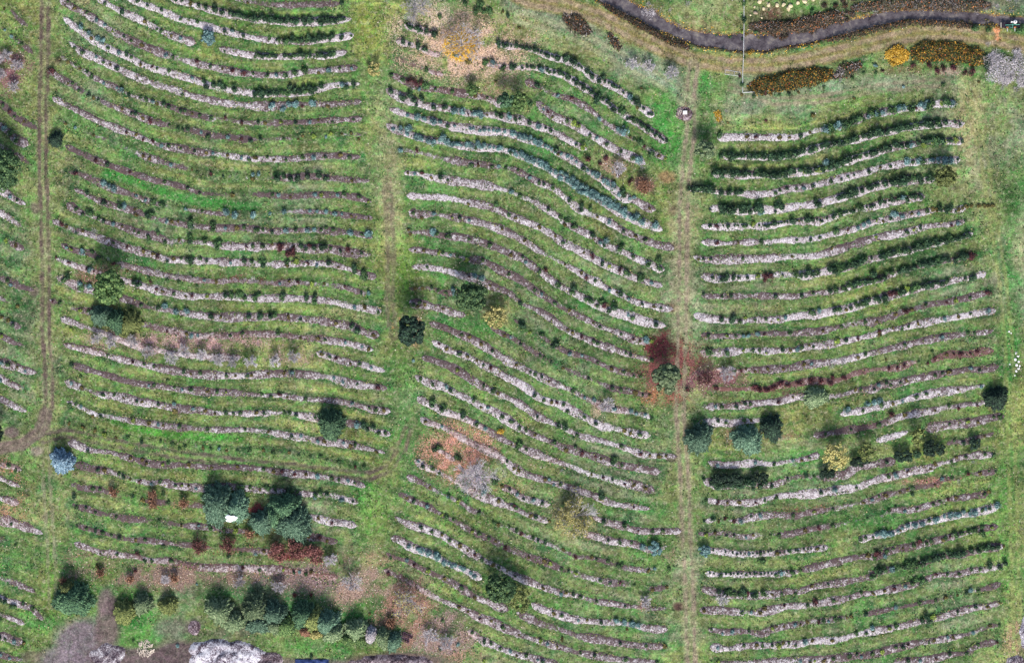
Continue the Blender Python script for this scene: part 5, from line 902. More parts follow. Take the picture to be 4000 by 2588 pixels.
broadleaf(260, 668, 36, 44, 11, 'broad', 'tall light-green broadleaf tree towering over dark conifers in left block', seed=1, leaf=.55, dens=1.6)
conifer(237, 733, 20, 21, 7, 'teal', 'blue-green conifer tucked below the tall light-green broadleaf tree, left one', seed=2)
conifer(271, 745, 21, 22, 7, 'conifer', 'feathery green conifer between two others under the light-green broadleaf tree', seed=3)
conifer(304, 750, 22, 24, 6, 'olive', 'olive-green feathery conifer right of the trio under the broadleaf tree', seed=4)
conifer(146, 1070, 22, 24, 8, 'spruce', 'pale blue spruce standing alone beside the left dirt track', 'blue_spruce', 5, strand=.5)
conifer(771, 984, 27, 28, 9, 'conifer', 'dense round green conifer breaking the planting row in left block', seed=6)
broadleaf(959, 768, 31, 40, 12, 'nearblack', 'near-black dense evergreen tree on the track between left and middle blocks', 'dark_evergreen_tree', 7, leaf=.5, dens=1.5)
broadleaf(1097, 692, 38, 40, 11, 'wood', 'large dark olive tree overhanging rows in upper middle block', seed=8, dens=1.4)
broadleaf(1152, 738, 30, 30, 4, 'haze', 'low pale olive spreading tree beside the large dark olive tree', 'olive_tree', 9, dens=.7, loose=.9, leaf=.3)
broadleaf(1547, 877, 33, 37, 9, 'greyleaf', 'grey-green round leafy tree above maroon leaf litter by the pale track', seed=10, leaf=.6, dens=1.3)
conifer(1624, 1018, 25, 29, 8, 'teal', 'tall blue-green conifer closest to the right of the pale track', seed=11)
conifer(1736, 1021, 28, 28, 7, 'teal', 'broad blue-green conifer, middle of three conifers in the right block clearing', seed=12)
conifer(1793, 993, 21, 24, 6, 'nearblack', 'small dark conifer, rightmost of three in the right block clearing', seed=13)
conifer(1895, 923, 22, 20, 5, 'greyleaf', 'grey-green rounded conifer on a planting row in right block', seed=14)
conifer(2314, 925, 21, 24, 6, 'nearblack', 'dark blue-green conifer at the right end of a planting row', seed=15)
broadleaf(1937, 1058, 34, 36, 7, 'haze', 'loose yellow-olive tree thinning its leaves in right block', 'olive_tree', 16, dens=.9, loose=.9, leaf=.34)
broadleaf(2010, 1048, 20, 26, 6, 'olive', 'narrow olive-green tree between the yellow-olive tree and a planting row', 'olive_tree', 17, dens=.8, loose=.8, leaf=.34)
broadleaf(2128, 1008, 20, 26, 6, 'olive', 'faint mossy olive tree right of centre in right block', 'olive_tree', 18, dens=.7, loose=.9, leaf=.34)
for i, (x, y, rx, ry, l) in enumerate([(1998, 1072, 26, 12, 'left one beneath the narrow olive tree'), (2096, 1058, 26, 16, 'middle one left of the big dark mound'), (2168, 1042, 30, 20, 'biggest, on the upper right'), (2262, 1030, 18, 14, 'small one nearest the right grass margin'),
        (1918, 1100, 24, 12, 'below the yellow-olive tree'), (1690, 1113, 46, 13, 'long and low by the right block left edge'), (1762, 1108, 24, 12, 'short one beside the long low mound')]):
    broadleaf(x, y, rx, ry, 2.6, 'nearblack', 'near-black mounded yew shrub, ' + l, 'yew_shrub', 30 + i, leaf=.32, dens=.9, cat='yew shrub', group='dark yew shrubs in the right block')
conifer(508, 1170, 32, 38, 10, 'teal', 'huge blue-green conifer, left half of the touching pair in left block', seed=20, dens=1.2)
conifer(550, 1178, 25, 30, 9, 'teal', 'bright teal conifer, right half of the touching pair in left block', seed=21)
conifer(664, 1177, 30, 28, 12, 'conifer', 'tallest dark conifer of the four-tree cluster in lower left block', seed=22)
conifer(610, 1211, 22, 26, 8, 'teal', 'blue-green conifer on the left of the four-tree cluster', seed=23)
conifer(683, 1214, 32, 40, 10, 'teal', 'wide grey-teal conifer on the right of the four-tree cluster', seed=24)
conifer(640, 1196, 18, 22, 8, 'conifer', 'small dark conifer wedged inside the four-tree cluster', seed=25)
for i, (x, y, rx, ry, h, m, l) in enumerate([
    (172, 1390, 35, 34, 10, 'conifer', 'big round dark green conifer, leftmost tree of the bottom grove'), (160, 1365, 16, 18, 8, 'olive', 'olive-topped conifer behind the leftmost big round conifer'),
    (291, 1421, 22, 22, 6, 'olive', 'golden-olive rounded conifer beside the bare soil'), (332, 1402, 18, 20, 6, 'greyleaf', 'grey-olive conifer right of the golden-olive rounded one'), (392, 1406, 17, 17, 5, 'olive', 'thin olive conifer standing alone on the bottom lawn'),
    (512, 1417, 26, 27, 9, 'greyleaf', 'grey-green cone-shaped tree left of the dense bottom grove'), (545, 1442, 18, 22, 6, 'greyleaf', 'smaller grey-green conifer at the foot of the cone-shaped one'),
    (598, 1414, 28, 32, 9, 'greyleaf', 'grey-green conifer, left back of the dense grove'), (602, 1446, 24, 22, 7, 'teal', 'teal conifer, left front of the dense grove'), (636, 1424, 25, 28, 9, 'teal', 'teal conifer, second back tree of the dense grove'), (638, 1452, 15, 16, 6, 'greyleaf', 'small grey conifer in the middle front of the grove'),
    (665, 1453, 18, 22, 6, 'broad', 'pale sage conifer at the front of the dense grove'), (707, 1426, 24, 26, 10, 'conifer', 'dark green conifer, centre back of the dense grove'), (727, 1436, 22, 24, 9, 'olive', 'olive conifer in the heart of the dense grove'), (760, 1445, 26, 26, 9, 'teal', 'blue-teal conifer, right centre of the dense grove'),
    (776, 1468, 20, 18, 7, 'greyleaf', 'grey-green conifer, right front of the dense grove'), (734, 1472, 13, 8, 2.5, 'haze', 'low yellow-olive conifer at the grove foot'), (710, 1466, 9, 10, 3, 'brownleaf', 'small russet conifer at the grove foot'),
    (808, 1484, 12, 12, 4, 'broad', 'small sage conifer just right of the dense grove'), (828, 1462, 21, 24, 7, 'greyleaf', 'loose grey-green conifer right of the dense grove'), (838, 1486, 12, 13, 4, 'broad', 'little sage conifer below the loose grey-green one'),
    (862, 1473, 12, 16, 5, 't', 'silvery star-shaped conifer between two loose green ones'), (892, 1480, 16, 20, 6, 'greyleaf', 'grey-green conifer second from the right end of the grove'), (914, 1488, 15, 20, 6, 'teal', 'teal conifer at the right end of the grove')]):
    conifer(x, y, rx, ry, h, m, l, seed=50 + i, group='conifers of the bottom grove', strand=.6)
broadleaf(1164, 1362, 37, 36, 9, 'wood', 'dark green spreading evergreen over rows in lower middle block', 'dark_evergreen_tree', 80, dens=1.5)
broadleaf(1208, 1386, 26, 40, 6, 'olive', 'lighter feathery tree touching the dark spreading evergreen', 'feathery_tree', 81, dens=1.3, leaf=.3, loose=.8)
broadleaf(1176, 236, 22, 20, 7, 'conifer', 'dark green fluffy tree, left of a touching pair in upper middle block', seed=82, dens=1.3)
broadleaf(1206, 238, 20, 24, 6, 'broad', 'sage green fluffy tree, right of a touching pair in upper middle block', seed=83, dens=1.2)
broadleaf(1097, 212, 16, 14, 4, 'broad', 'small pale green round tree left of the fluffy pair', seed=84)
broadleaf(871, 161, 17, 19, 2.6, 'haze', 'pale green thin bush on grass between left and middle blocks', 'pale_bush', 85, dens=.8, loose=.9, leaf=.3, cat='bush')
broadleaf(1636, 352, 24, 22, 6, 'greyleaf', 'grey-green rounded tree beside the pale track near the right block', seed=86, dens=1.2)
broadleaf(2192, 416, 26, 27, 7, 'olive', 'dark olive shaggy tree at the right end of a hedge row', 'olive_tree', 87, dens=1.4)
broadleaf(14, 400, 44, 52, 10, 'wood', 'large dark shaggy evergreen tree cut by the left photo edge', 'dark_evergreen_tree', 88, dens=1.4)
broadleaf(-6, 1004, 20, 26, 8, 'nearblack', 'near-black evergreen tree cut off at the left edge by the curved track', 'dark_evergreen_tree', 89)
conifer(131, 325, 14, 15, 4, 'nearblack', 'small round near-black conifer alone beside the left track', seed=90, strand=.4)
broadleaf(484, 90, 18, 20, 1.8, 'b', 'glaucous blue-green spreading shrub between two upper left rows', 'glaucous_shrub', 91, cat='shrub', dens=.7)
broadleaf(1522, 1274, 19, 17, 1.8, 'b', 'spiky blue-grey rounded shrub left of the pale track, lower middle block', 'glaucous_shrub', 92, cat='shrub', dens=.8)
broadleaf(1638, 1278, 16, 15, 1.8, 'b', 'blue-grey rounded shrub at the right block left edge', 'glaucous_shrub', 93, cat='shrub', dens=.8)
baretree(1072, 104, 58, 52, 8, 'large bare tree ringed by fallen golden leaves, upper middle block', seed=1, leaves='gold', nleaf=700, stems=16, lev=4, fork=3)
baretree(965, 20, 34, 40, 8, 'grey leafless twiggy tree at the top edge by the orange litter', seed=2, stems=14, lev=4, fork=3)
baretree(1107, 1105, 56, 50, 7, 'large silvery bare tree on tan leaf litter in middle block', seed=3, stems=13, lev=4, fork=3, th=.12)
baretree(1335, 1198, 56, 58, 5.5, 'wide tree with thin yellow-green leaves over dark branches', 'yellow_tree', 4, leaves='haze', nleaf=4200, stems=13, lev=4, fork=3)
baretree(816, 1352, 30, 28, 7, 'bare spreading tree on brown litter below the left block', seed=5, stems=10, lev=3)
baretree(948, 1396, 42, 44, 6, 'bare tree with a few yellow leaves beside the farm implement', seed=6, leaves='haze', nleaf=900, stems=12, lev=4, fork=3)
for i, (x, y, r, l) in enumerate([(15, 132, 22, 'topmost of four by left edge'), (42, 152, 20, 'second from top, set inwards'), (4, 172, 18, 'third, hard against the left edge'), (34, 202, 20, 'lowest of the four')]):
    baretree(x, y, r, r * .9, 3.5, 'white-stemmed bare tree on purple litter, ' + l, 'white_stemmed_tree', 10 + i, stems=12, group='white-stemmed bare trees at the upper left edge', th=.06)
for i, (x, y) in enumerate([(226, 787), (259, 797), (346, 819), (471, 824), (509, 835), (542, 840), (585, 840), (683, 829), (310, 790), (430, 815), (400, 832), (640, 838)]):
    baretree(x, y, 20, 18, 4.5, 'grey leafless tree on the pink litter band, %s from the left' % ordinal(sorted([226, 259, 346, 471, 509, 542, 585, 683, 310, 430, 400, 640]).index(x) + 1), seed=20 + i, stems=10, th=.05, group='leafless trees on the pink litter band')
for i, (x, y, r, m, l, nm) in enumerate([(465, 1268, 25, 'redtwig', 'round red twiggy shrub, left of two in the lowest left rows', 'red_twig_shrub'), (532, 1266, 23, 'redtwig', 'round red twiggy shrub, right of two in the lowest left rows', 'red_twig_shrub'),
        (648, 1282, 34, 'redtwig', 'red twiggy shrub starting the maroon clump under the conifers', 'red_twig_shrub'), (692, 1279, 36, 'redtwig', 'red twiggy shrub in the middle of the maroon clump', 'red_twig_shrub'), (732, 1287, 33, 'redtwig', 'red twiggy shrub ending the maroon clump', 'red_twig_shrub'),
        (768, 1300, 22, 't', 'bare grey shrub at the right end of the maroon clump', 'bare_tree'), (265, 1142, 15, 'brownleaf', 'russet star-shaped tree leftmost in its lower left row', 'russet_tree'), (357, 1148, 14, 'brownleaf', 'russet star-shaped tree second in its lower left row', 'russet_tree'), (356, 1170, 15, 'brownleaf', 'brown twiggy tree just below the second russet tree', 'russet_tree'), (428, 1168, 14, 'brownleaf', 'russet tree left of the giant conifer pair', 'russet_tree'), (580, 1240, 14, 'brownleaf', 'russet twiggy tree below the giant conifer pair', 'russet_tree'),
        (235, 1330, 13, 'brownleaf', 'orange-brown tree leftmost on the lower brown litter', 'russet_tree'), (305, 1344, 12, 'brownleaf', 'reddish small tree second on the lower brown litter', 'russet_tree'), (407, 1341, 15, 'brownleaf', 'tan round tree third on the lower brown litter', 'russet_tree'), (385, 1345, 16, 't', 'grey bare tree beside the tan round tree', 'bare_tree'), (560, 1350, 22, 't', 'grey bare tree on the right of the brown litter', 'bare_tree'), (650, 1362, 24, 't', 'grey bare tree left of the grove on brown litter', 'bare_tree'), (910, 1446, 16, 'brownleaf', 'orange-brown tree at the right edge of the grove', 'russet_tree'),
        (1000, 1475, 26, 't', 'grey bare tree right of the farm implement', 'bare_tree'), (1040, 1490, 24, 't', 'grey bare tree furthest right on the bottom litter', 'bare_tree'), (151, 1349, 12, 'brownleaf', 'small russet round tree above the big round conifer', 'russet_tree'),
        (1497, 432, 24, 'brownleaf', 'brown round leafless bush at the right of the middle block', 'russet_tree'), (1440, 392, 24, 't', 'grey bare bush on tan litter, upper middle block', 'bare_tree'), (1508, 154, 20, 't', 'grey feathery bare shrub on the slope under the track', 'bare_tree'), (1470, 150, 20, 't', 'grey wispy shrub left of the feathery bare one on slope', 'bare_tree'), (1560, 170, 22, 't', 'white flowering bare shrub nearest the track junction', 'bare_tree'),
        (1410, 940, 24, 't', 'grey bare tree on tan litter right of middle block', 'bare_tree'), (1500, 1396, 18, 't', 'pale bare shrub near the lower right of middle block', 'bare_tree'), (1680, 1392, 18, 't', 'pale bare shrub near the lower left of right block', 'bare_tree'), (1640, 880, 30, 'r', 'maroon twiggy tree right of the pale track on maroon litter', 'maroon_tree'), (1690, 868, 26, 't', 'grey fallen-branch bush right of the maroon twiggy tree', 'bare_tree')]):
    baretree(x, y, r, r * .95, 3.2 if r < 22 else 4.5, l, nm, 40 + i, m=m, stems=11, lev=3, th=.06, cat={'red_twig_shrub': 'red shrub', 'russet_tree': 'russet tree', 'bare_tree': 'bare tree', 'maroon_tree': 'maroon tree'}[nm],
             leaves=(m if m in ('brownleaf', 'redtwig') else None), nleaf=int(r * r * 1.1))
thicket([(1742, 205), (1790, 197), (1850, 186), (1932, 172)], 19, 1.8, 'autumn', 'orange and green autumn bramble hedge below the dirt road, left one', 'bramble_hedge', 'hedge', 5200, 1)
thicket([(2120, 125), (2180, 118), (2240, 125), (2290, 140)], 23, 2.0, 'autumn', 'orange and green autumn bramble hedge right of the golden shrub', 'bramble_hedge', 'hedge', 5200, 2)
thicket([(2062, 128), (2085, 128), (2108, 130)], 22, 2.2, 'gold', 'bright golden-yellow shrub mound at the hedge left end', 'golden_mound', 'golden shrub', 2600, 3)
thicket([(1940, 178), (1965, 165), (1998, 150)], 14, 1.5, 'k', 'dark half-bare bramble between the two autumn hedges', 'bramble_hedge', 'hedge', 900, 4, twig=60)
thicket([(1312, 40), (1340, 55), (1368, 78)], 18, 1.3, 'k', 'brown bramble patch on the slope below the dirt road', 'bramble_patch', 'bramble', 1300, 5, twig=30)
thicket([(1418, 82), (1428, 100), (1440, 112)], 12, 1.2, 'k', 'small brown bramble patch lower down the slope', 'bramble_patch', 'bramble', 600, 6, twig=20)
thicket([(1405, 12), (1450, 38), (1500, 66), (1550, 92), (1600, 112)], 7, .9, 'k', 'dark bramble strip on the near canal bank, left part', 'bank_bramble', 'bramble', 2600, 7, size=.28)
thicket([(1600, 108), (1680, 122), (1785, 124), (1850, 112), (1920, 96)], 7, .9, 'k', 'dark bramble strip on the near canal bank, middle part', 'bank_bramble', 'bramble', 2800, 8, size=.28)
thicket([(1925, 95), (2000, 78), (2060, 62), (2120, 53), (2200, 55), (2260, 62)], 7, .9, 'k', 'dark bramble strip on the near canal bank, right part', 'bank_bramble', 'bramble', 2800, 9, size=.28)
thicket([(1745, 62), (1800, 66), (1850, 62), (1900, 50), (1960, 36)], 15, 1.5, 'k', 'dark bramble mass on the far canal bank below the boulders', 'bank_bramble', 'bramble', 5200, 10, size=.3, twig=120)
thicket([(1980, 22), (2060, 12), (2150, 12), (2230, 16), (2300, 14)], 13, 1.4, 'k', 'brown and grey bramble mass on the far canal bank, right', 'bank_bramble', 'bramble', 3400, 11, size=.3, twig=300)
thicket([(2300, 130), (2325, 160), (2345, 190)], 34, 2.0, 't', 'tangled silver-grey leafless thicket at the right edge', 'leafless_thicket', 'thicket', 2600, 12, size=.22, twig=700)
thicket([(2362, 120), (2372, 165), (2374, 200)], 18, 2.0, 't', 'silver-grey leafless thicket touching the right photo edge', 'leafless_thicket', 'thicket', 1100, 13, size=.22, twig=300)
thicket([(2290, 130), (2300, 165)], 12, 1.6, 'd', 'dark green bush between the autumn hedge and grey thicket', 'leafy_bush', 'bush', 700, 14)
thicket([(1668, 262), (1672, 278)], 13, 1.0, 'y', 'yellow twiggy bush left of the right block top', 'yellow_bush', 'bush', 420, 15)
thicket([(1495, 26), (1512, 30), (1530, 24)], 20, 1.6, 't', 'wispy grey bush on the far canal bank, leftmost', 'leafless_thicket', 'thicket', 500, 16, size=.2, twig=120)
q = np.linspace(-1, 1, 24); XX, YY = np.meshgrid(q, q, indexing='ij'); sq = (1 + .16 * np.sin(3 * np.arctan2(YY, XX) + 1) + .08 * np.sin(7 * np.arctan2(YY, XX))) / np.maximum(1, (np.abs(XX) ** 3 + np.abs(YY) ** 3) ** .33)
I = np.arange(576).reshape(24, 24); f = np.stack([I[:-1, :-1], I[1:, :-1], I[1:, 1:], I[:-1, 1:]], -1).reshape(-1, 4)
ms, n, b = mat('white_patch_fill'); b.inputs['Base Color'].default_value = (.8, .8, .8, 1)  # added white patch, stands in for a blank gap in the aerial mosaic
o = link('white_patch', mesh('white_patch', np.stack([XX * sq * 1.5, YY * sq * .85, .12 * vnoise(XX * 3, YY * 3, 1.2, 5) - .5 * (XX ** 2 + YY ** 2) * .5], -1).reshape(-1, 3), f, True), ms, loc=P(541, 1201, 6.2)); o.modifiers.new('s', 'SOLIDIFY').thickness = .03
tag(o, 'white patch added over a blank mosaic gap by the touching conifer pair', 'white patch')
# ---------------------------------------------------------------- place the small plants
kdb = {}
items = []
for x, y, k in raw:
    mx, my = (x - 1190) * S, (770 - y) * S
    if any((x - a) ** 2 + (y - c) ** 2 < (r * .8) ** 2 for a, c, r in BIG): continue
    p, idx, dd = kd.find((mx, my, 0)); bi = int(allid[idx]) if dd < 2.6 else -1
    if not k:
        dk = beds[bi]['kind'] if bi >= 0 else 's'
        dk = random.choice('oolg') if dk == 'y' else dk; k = dk if (dk != 's' and random.random() < .7) else random.choices('gobtdrl', (30, 24, 14, 14, 12, 6, 4))[0]
        size = random.uniform(.45, .78)
    elif k == 's': k = 'd'; size = random.uniform(.4, .52)
    else: size = random.uniform(.85, 1.15)
    if k == 'r' and y < 100 and x > 1380: k = 'k'
    if abs(y - 0) < 0: continue
    if -1 == bi and y > 1300 and x < 1000: size *= .8
    items.append([x, y, k, size, bi])
# rows planted solid: shrubs between the ones read off above
def fill(x0, x1, block, near, k, step, sz):
    b = min((b for b in beds if b['block'] == block), key=lambda b: abs(np.interp(near[0], [p[0] for p in b['pts']], [p[1] for p in b['pts']]) - near[1]) + (0 if b['pts'][0][0] <= near[0] <= b['pts'][-1][0] else 999))
    x = x0
    while x < x1:
        y = np.interp(x, [p[0] for p in b['pts']], [p[1] for p in b['pts']]) - 1.5
        if random.random() > .1 and all((x - i[0]) ** 2 + (y - i[1]) ** 2 > (6 if sz > .7 else 5) ** 2 for i in items): items.append([x, y, random.choice(k), sz * random.uniform(.85, 1.15), beds.index(b)])
        x += step * random.uniform(.85, 1.15)
fill(1920, 2215, 'C', (2100, 256), 'ggb', 7, 1.15); fill(1690, 2180, 'C', (1900, 345), 'dddg', 7, 1.3); fill(1660, 2230, 'C', (1850, 400), 'dddg', 7, 1.3)
fill(1670, 1765, 'C', (1720, 488), 'd', 6, 1.5); fill(1945, 2165, 'C', (2050, 440), 'd', 6.5, 1.4); fill(2120, 2215, 'C', (2180, 372), 'bbl', 8, .9)
fill(1930, 2240, 'C', (2100, 590), 'ddg', 7, 1.2); fill(1985, 2260, 'C', (2100, 630), 'ddg', 7, 1.2); fill(1990, 2200, 'C', (2050, 695), 'dg', 8, .9); fill(2040, 2330, 'C', (2200, 1285), 'ddg', 7, 1.2); fill(1660, 1780, 'C', (1700, 1125), 'd', 7, 1.5); fill(2060, 2300, 'C', (2200, 1245), 'dg', 12, .8); fill(1660, 1800, 'C', (1720, 1375), 'dg', 10, .9); fill(1620, 1660, 'C', (1640, 438), 'd', 7, 1.2); fill(2160, 2310, 'C', (2200, 470), 'o', 10, .8)
fill(530, 800, 'A', (700, 50), 'dd', 8, 1.0); fill(640, 780, 'A', (700, 95), 'dg', 9, .9); fill(600, 780, 'A', (700, 130), 'dg', 9, .8); fill(600, 750, 'A', (700, 212), 'dg', 8, .95)
fill(1000, 1250, 'B', (1150, 345), 'b', 8, .7); fill(1230, 1500, 'B', (1380, 455), 'b', 7.5, 1.0); fill(1100, 1480, 'B', (1300, 360), 'b', 12, .6)
fill(1215, 1520, 'B', (1380, 180), 'd', 9, .55); fill(1190, 1550, 'B', (1380, 225), 'd', 9, .6); fill(1160, 1210, 'B', (1180, 108), 'd', 7, .4); fill(945, 1010, 'B', (970, 68), 'd', 7, .4)
fill(1800, 2100, 'C', (1950, 500), 'd', 9, .42); fill(1640, 1900, 'C', (1750, 525), 'dg', 10, .4); fill(2000, 2300, 'C', (2150, 1210), 'b', 12, .6); fill(1640, 1920, 'C', (1700, 1285), 'd', 9, .35); fill(1650, 1850, 'C', (1750, 1335), 'd', 9, .35)
fill(950, 1110, 'B', (1040, 1310), 'b', 12, .6); fill(130, 460, 'A', (250, 640), 'rt', 14, .5); fill(330, 860, 'A', (500, 655), 't', 12, .6)
by_kind = {}
for it in items: by_kind.setdefault(it[2], []).append(it)
stuff = []
for k, l in by_kind.items():
    l.sort(key=lambda i: -i[3])
    if len(l) > 298: stuff += l[298:]; by_kind[k] = l[:298]
singles = [i for l in by_kind.values() for i in l]
rows = {}
for it in singles:
    x, y, k, s, bi = it
    if bi >= 0: key = ('row', bi)
    elif y < 215 and x > 1380:
        D_ = np.interp(x, [p[0] for p in CAN], [p[1] for p in CAN])
        key = ('z', 'along the far canal bank' if y < D_ else ('in the strip between canal and dirt road' if y < np.interp(x, [p[0] for p in TRK], [p[1] for p in TRK]) else 'between the dirt road and the right block'))
    elif x < 130: key = ('z', 'on open grass at the far left')
    elif y > 1300 and x < 1130: key = ('z', 'around the bottom grove and litter')
    elif x < 900: key = ('z', 'on open grass in the left block')
    elif x < 1590: key = ('z', 'on open grass in the middle block')
    else: key = ('z', 'on open grass in the right block')
    rows.setdefault(key, []).append(it)
GRP = {'d': 'dark evergreen shrubs in the planting beds', 'g': 'leafy shrubs in the planting beds', 'l': 'lime-green shrubs in the planting beds', 'b': 'blue-green shrubs in the planting beds', 'r': 'maroon shrubs in the planting beds',
       'o': 'perennial clumps in the planting beds', 'k': 'bramble bushes by the canal', 'y': 'golden shrubs', 't': 'bare twiggy shrubs in the planting beds'}
for key, l in rows.items():
    l.sort(key=lambda i: i[0])
    for j, (x, y, k, s, bi) in enumerate(l):
        nm_, cat, look = NAME[k]
        size = 'tiny ' if s < .5 else ('small ' if s < .75 else ('' if s < 1.1 else 'large '))
        if key[0] == 'row':
            b = beds[bi]; where = '%s from left in %s row of %s' % (ordinal(j + 1), ordinal(b['row']), BLOCK[b['block']])
        else: where = '%s from left %s' % (ordinal(j + 1), key[1])
        mx, my = (x - 1190) * S, (770 - y) * S
        o = bpy.data.objects.new(nm_, random.choice(VAR[k])); COL.objects.link(o)
        o.location = (mx, my, float(gsample(Z, mx, my)) + (.08 if bi >= 0 else 0)); o.rotation_euler = (0, 0, random.uniform(0, 6.28))
        zs = s * random.uniform(.8, 1.25); o.scale = (s * random.uniform(.75, 1.25), s * random.uniform(.75, 1.25), zs)
        tag(o, size + look + ', ' + where, cat, GRP[k])
if stuff:
    for k in {i[2] for i in stuff}:
        V = []; 
        for x, y, kk, s, bi in [i for i in stuff if i[2] == k]:
            me = random.choice(VAR[k]); a = np.empty(len(me.vertices) * 3, np.float32); me.vertices.foreach_get('co', a); a = a.reshape(-1, 3) * s
            t = random.uniform(0, 6.28); c_, s_ = math.cos(t), math.sin(t); mx, my = (x - 1190) * S, (770 - y) * S
            V.append(np.c_[a[:, 0] * c_ - a[:, 1] * s_ + mx, a[:, 0] * s_ + a[:, 1] * c_ + my, a[:, 2] + float(gsample(Z, mx, my)) + .05])
        v = np.concatenate(V); o = link('shrub_planting', mesh('shrub_planting', v, np.arange(len(v)).reshape(-1, 4)), MAT[k])
        tag(o, 'many smallest ' + NAME[k][2] + 's scattered through all the planting rows', 'planting', kind='stuff')

# ---------------------------------------------------------------- rocks, wood, tarp, pipe, gate, pump, implement
def plain(name, c0, c1, sc=2.0, rough=.7, metal=0.0):
    m, n, b = mat(name); n.links.new(ramp(n, noise(n, sc, 4), [(.3, c0), (.7, c1)]), b.inputs['Base Color']); b.inputs['Roughness'].default_value = rough; b.inputs['Metallic'].default_value = metal
    return m
M_rock = plain('cream_rock', A(196, 176, 136), A(238, 226, 190), 1.2); M_grock = plain('grey_rock', A(140, 124, 110), A(180, 164, 140), 1.2)
M_white = plain('white_paint', A(228, 226, 226), A(248, 248, 248)); M_pipe = plain('white_pipe', A(200, 206, 206), A(236, 238, 240)); M_log = plain('split_wood', A(206, 188, 168), A(244, 234, 224), 3)
M_dark = plain('dark_steel', A(34, 30, 40), A(66, 58, 70), 3, .6, .3); M_rust = plain('rusty_frame', A(84, 58, 84), A(120, 86, 110), 3); M_orange = plain('orange_paint', A(206, 116, 50), A(232, 150, 84)); M_green = plain('green_pipe', A(60, 140, 120), A(110, 180, 160))
M_tarp = plain('blue_tarp', A(34, 44, 90), A(84, 104, 160), .7, .4); M_conc = plain('concrete', A(176, 170, 160), A(206, 200, 190))
def rockmesh(seed, flat=.6):
    rs = np.random.default_rng(seed); me = bpy.data.meshes.new('boulder'); import bmesh
    bm = bmesh.new(); bmesh.ops.create_icosphere(bm, subdivisions=2, radius=1)
    dirs = unit(rs.normal(size=(9, 3))); off = rs.uniform(.55, .9, 9)
    for v_ in bm.verts:
        p = np.array(v_.co)
        for d_, o_ in zip(dirs, off):
            t = p @ d_ - o_
            if t > 0: p = p - d_ * t
        v_.co = p * np.array([1, .8, flat])
    bm.to_mesh(me); bm.free(); return me
RK = [rockmesh(i) for i in range(6)]
def onground(x, y, z=0): mx, my = (x - 1190) * S, (770 - y) * S; return (mx, my, float(gsample(Z, mx, my)) + z)
bould = [(1765, 5, 9, 0), (1753, 17, 5, 0), (1775, 21, 7, 0), (1787, 12, 8, 0), (1756, 31, 8, 1), (1806, 13, 8, 1), (1821, 12, 8, 0), (1837, 14, 9, 0), (1832, 22, 9, 0), (1855, 7, 8, 0), (1870, 3, 9, 0), (1890, 1, 6, 0), (1744, 36, 4, 0), (1770, 42, 4, 0), (1773, -1, 5, 0), (1783, 8, 3, 0)]
for i, (x, y, r, g) in enumerate(sorted(bould)):
    o = bpy.data.objects.new('boulder', RK[i % 6].copy() if g else RK[i % 6]); COL.objects.link(o)
    if not o.data.materials: o.data.materials.append(M_grock if g else M_rock)
    o.location = onground(x, y, r * S * .25); s = r * S * .75; o.scale = (s, s, s); o.rotation_euler = (0, 0, i * 1.3)
    tag(o, '%s boulder, %s from left in the rock group above the canal' % ('greyish' if g else 'cream', ordinal(i + 1)), 'boulder', 'boulders above the canal')
stones = [(2345, 770, 4), (2350, 774, 3), (2362, 820, 5), (2366, 827, 5), (2360, 835, 6), (2368, 840, 5), (2363, 848, 6), (2367, 856, 5), (2362, 862, 5), (2347, 846, 3), (2359, 872, 3), (2370, 850, 4)]
for i, (x, y, r) in enumerate(sorted(stones, key=lambda t: t[1])):
    o = bpy.data.objects.new('pale_stone', RK[(i + 2) % 6].copy()); COL.objects.link(o); o.data.materials.clear(); o.data.materials.append(M_white)
    o.location = onground(x, y, .03); s = r * S * .7; o.scale = (s, s, s * .4); o.rotation_euler = (0, 0, i * 2.1)
    tag(o, 'flat white stone in the right margin grass, %s from the top' % ordinal(i + 1), 'stone', 'white stones in the right margin')
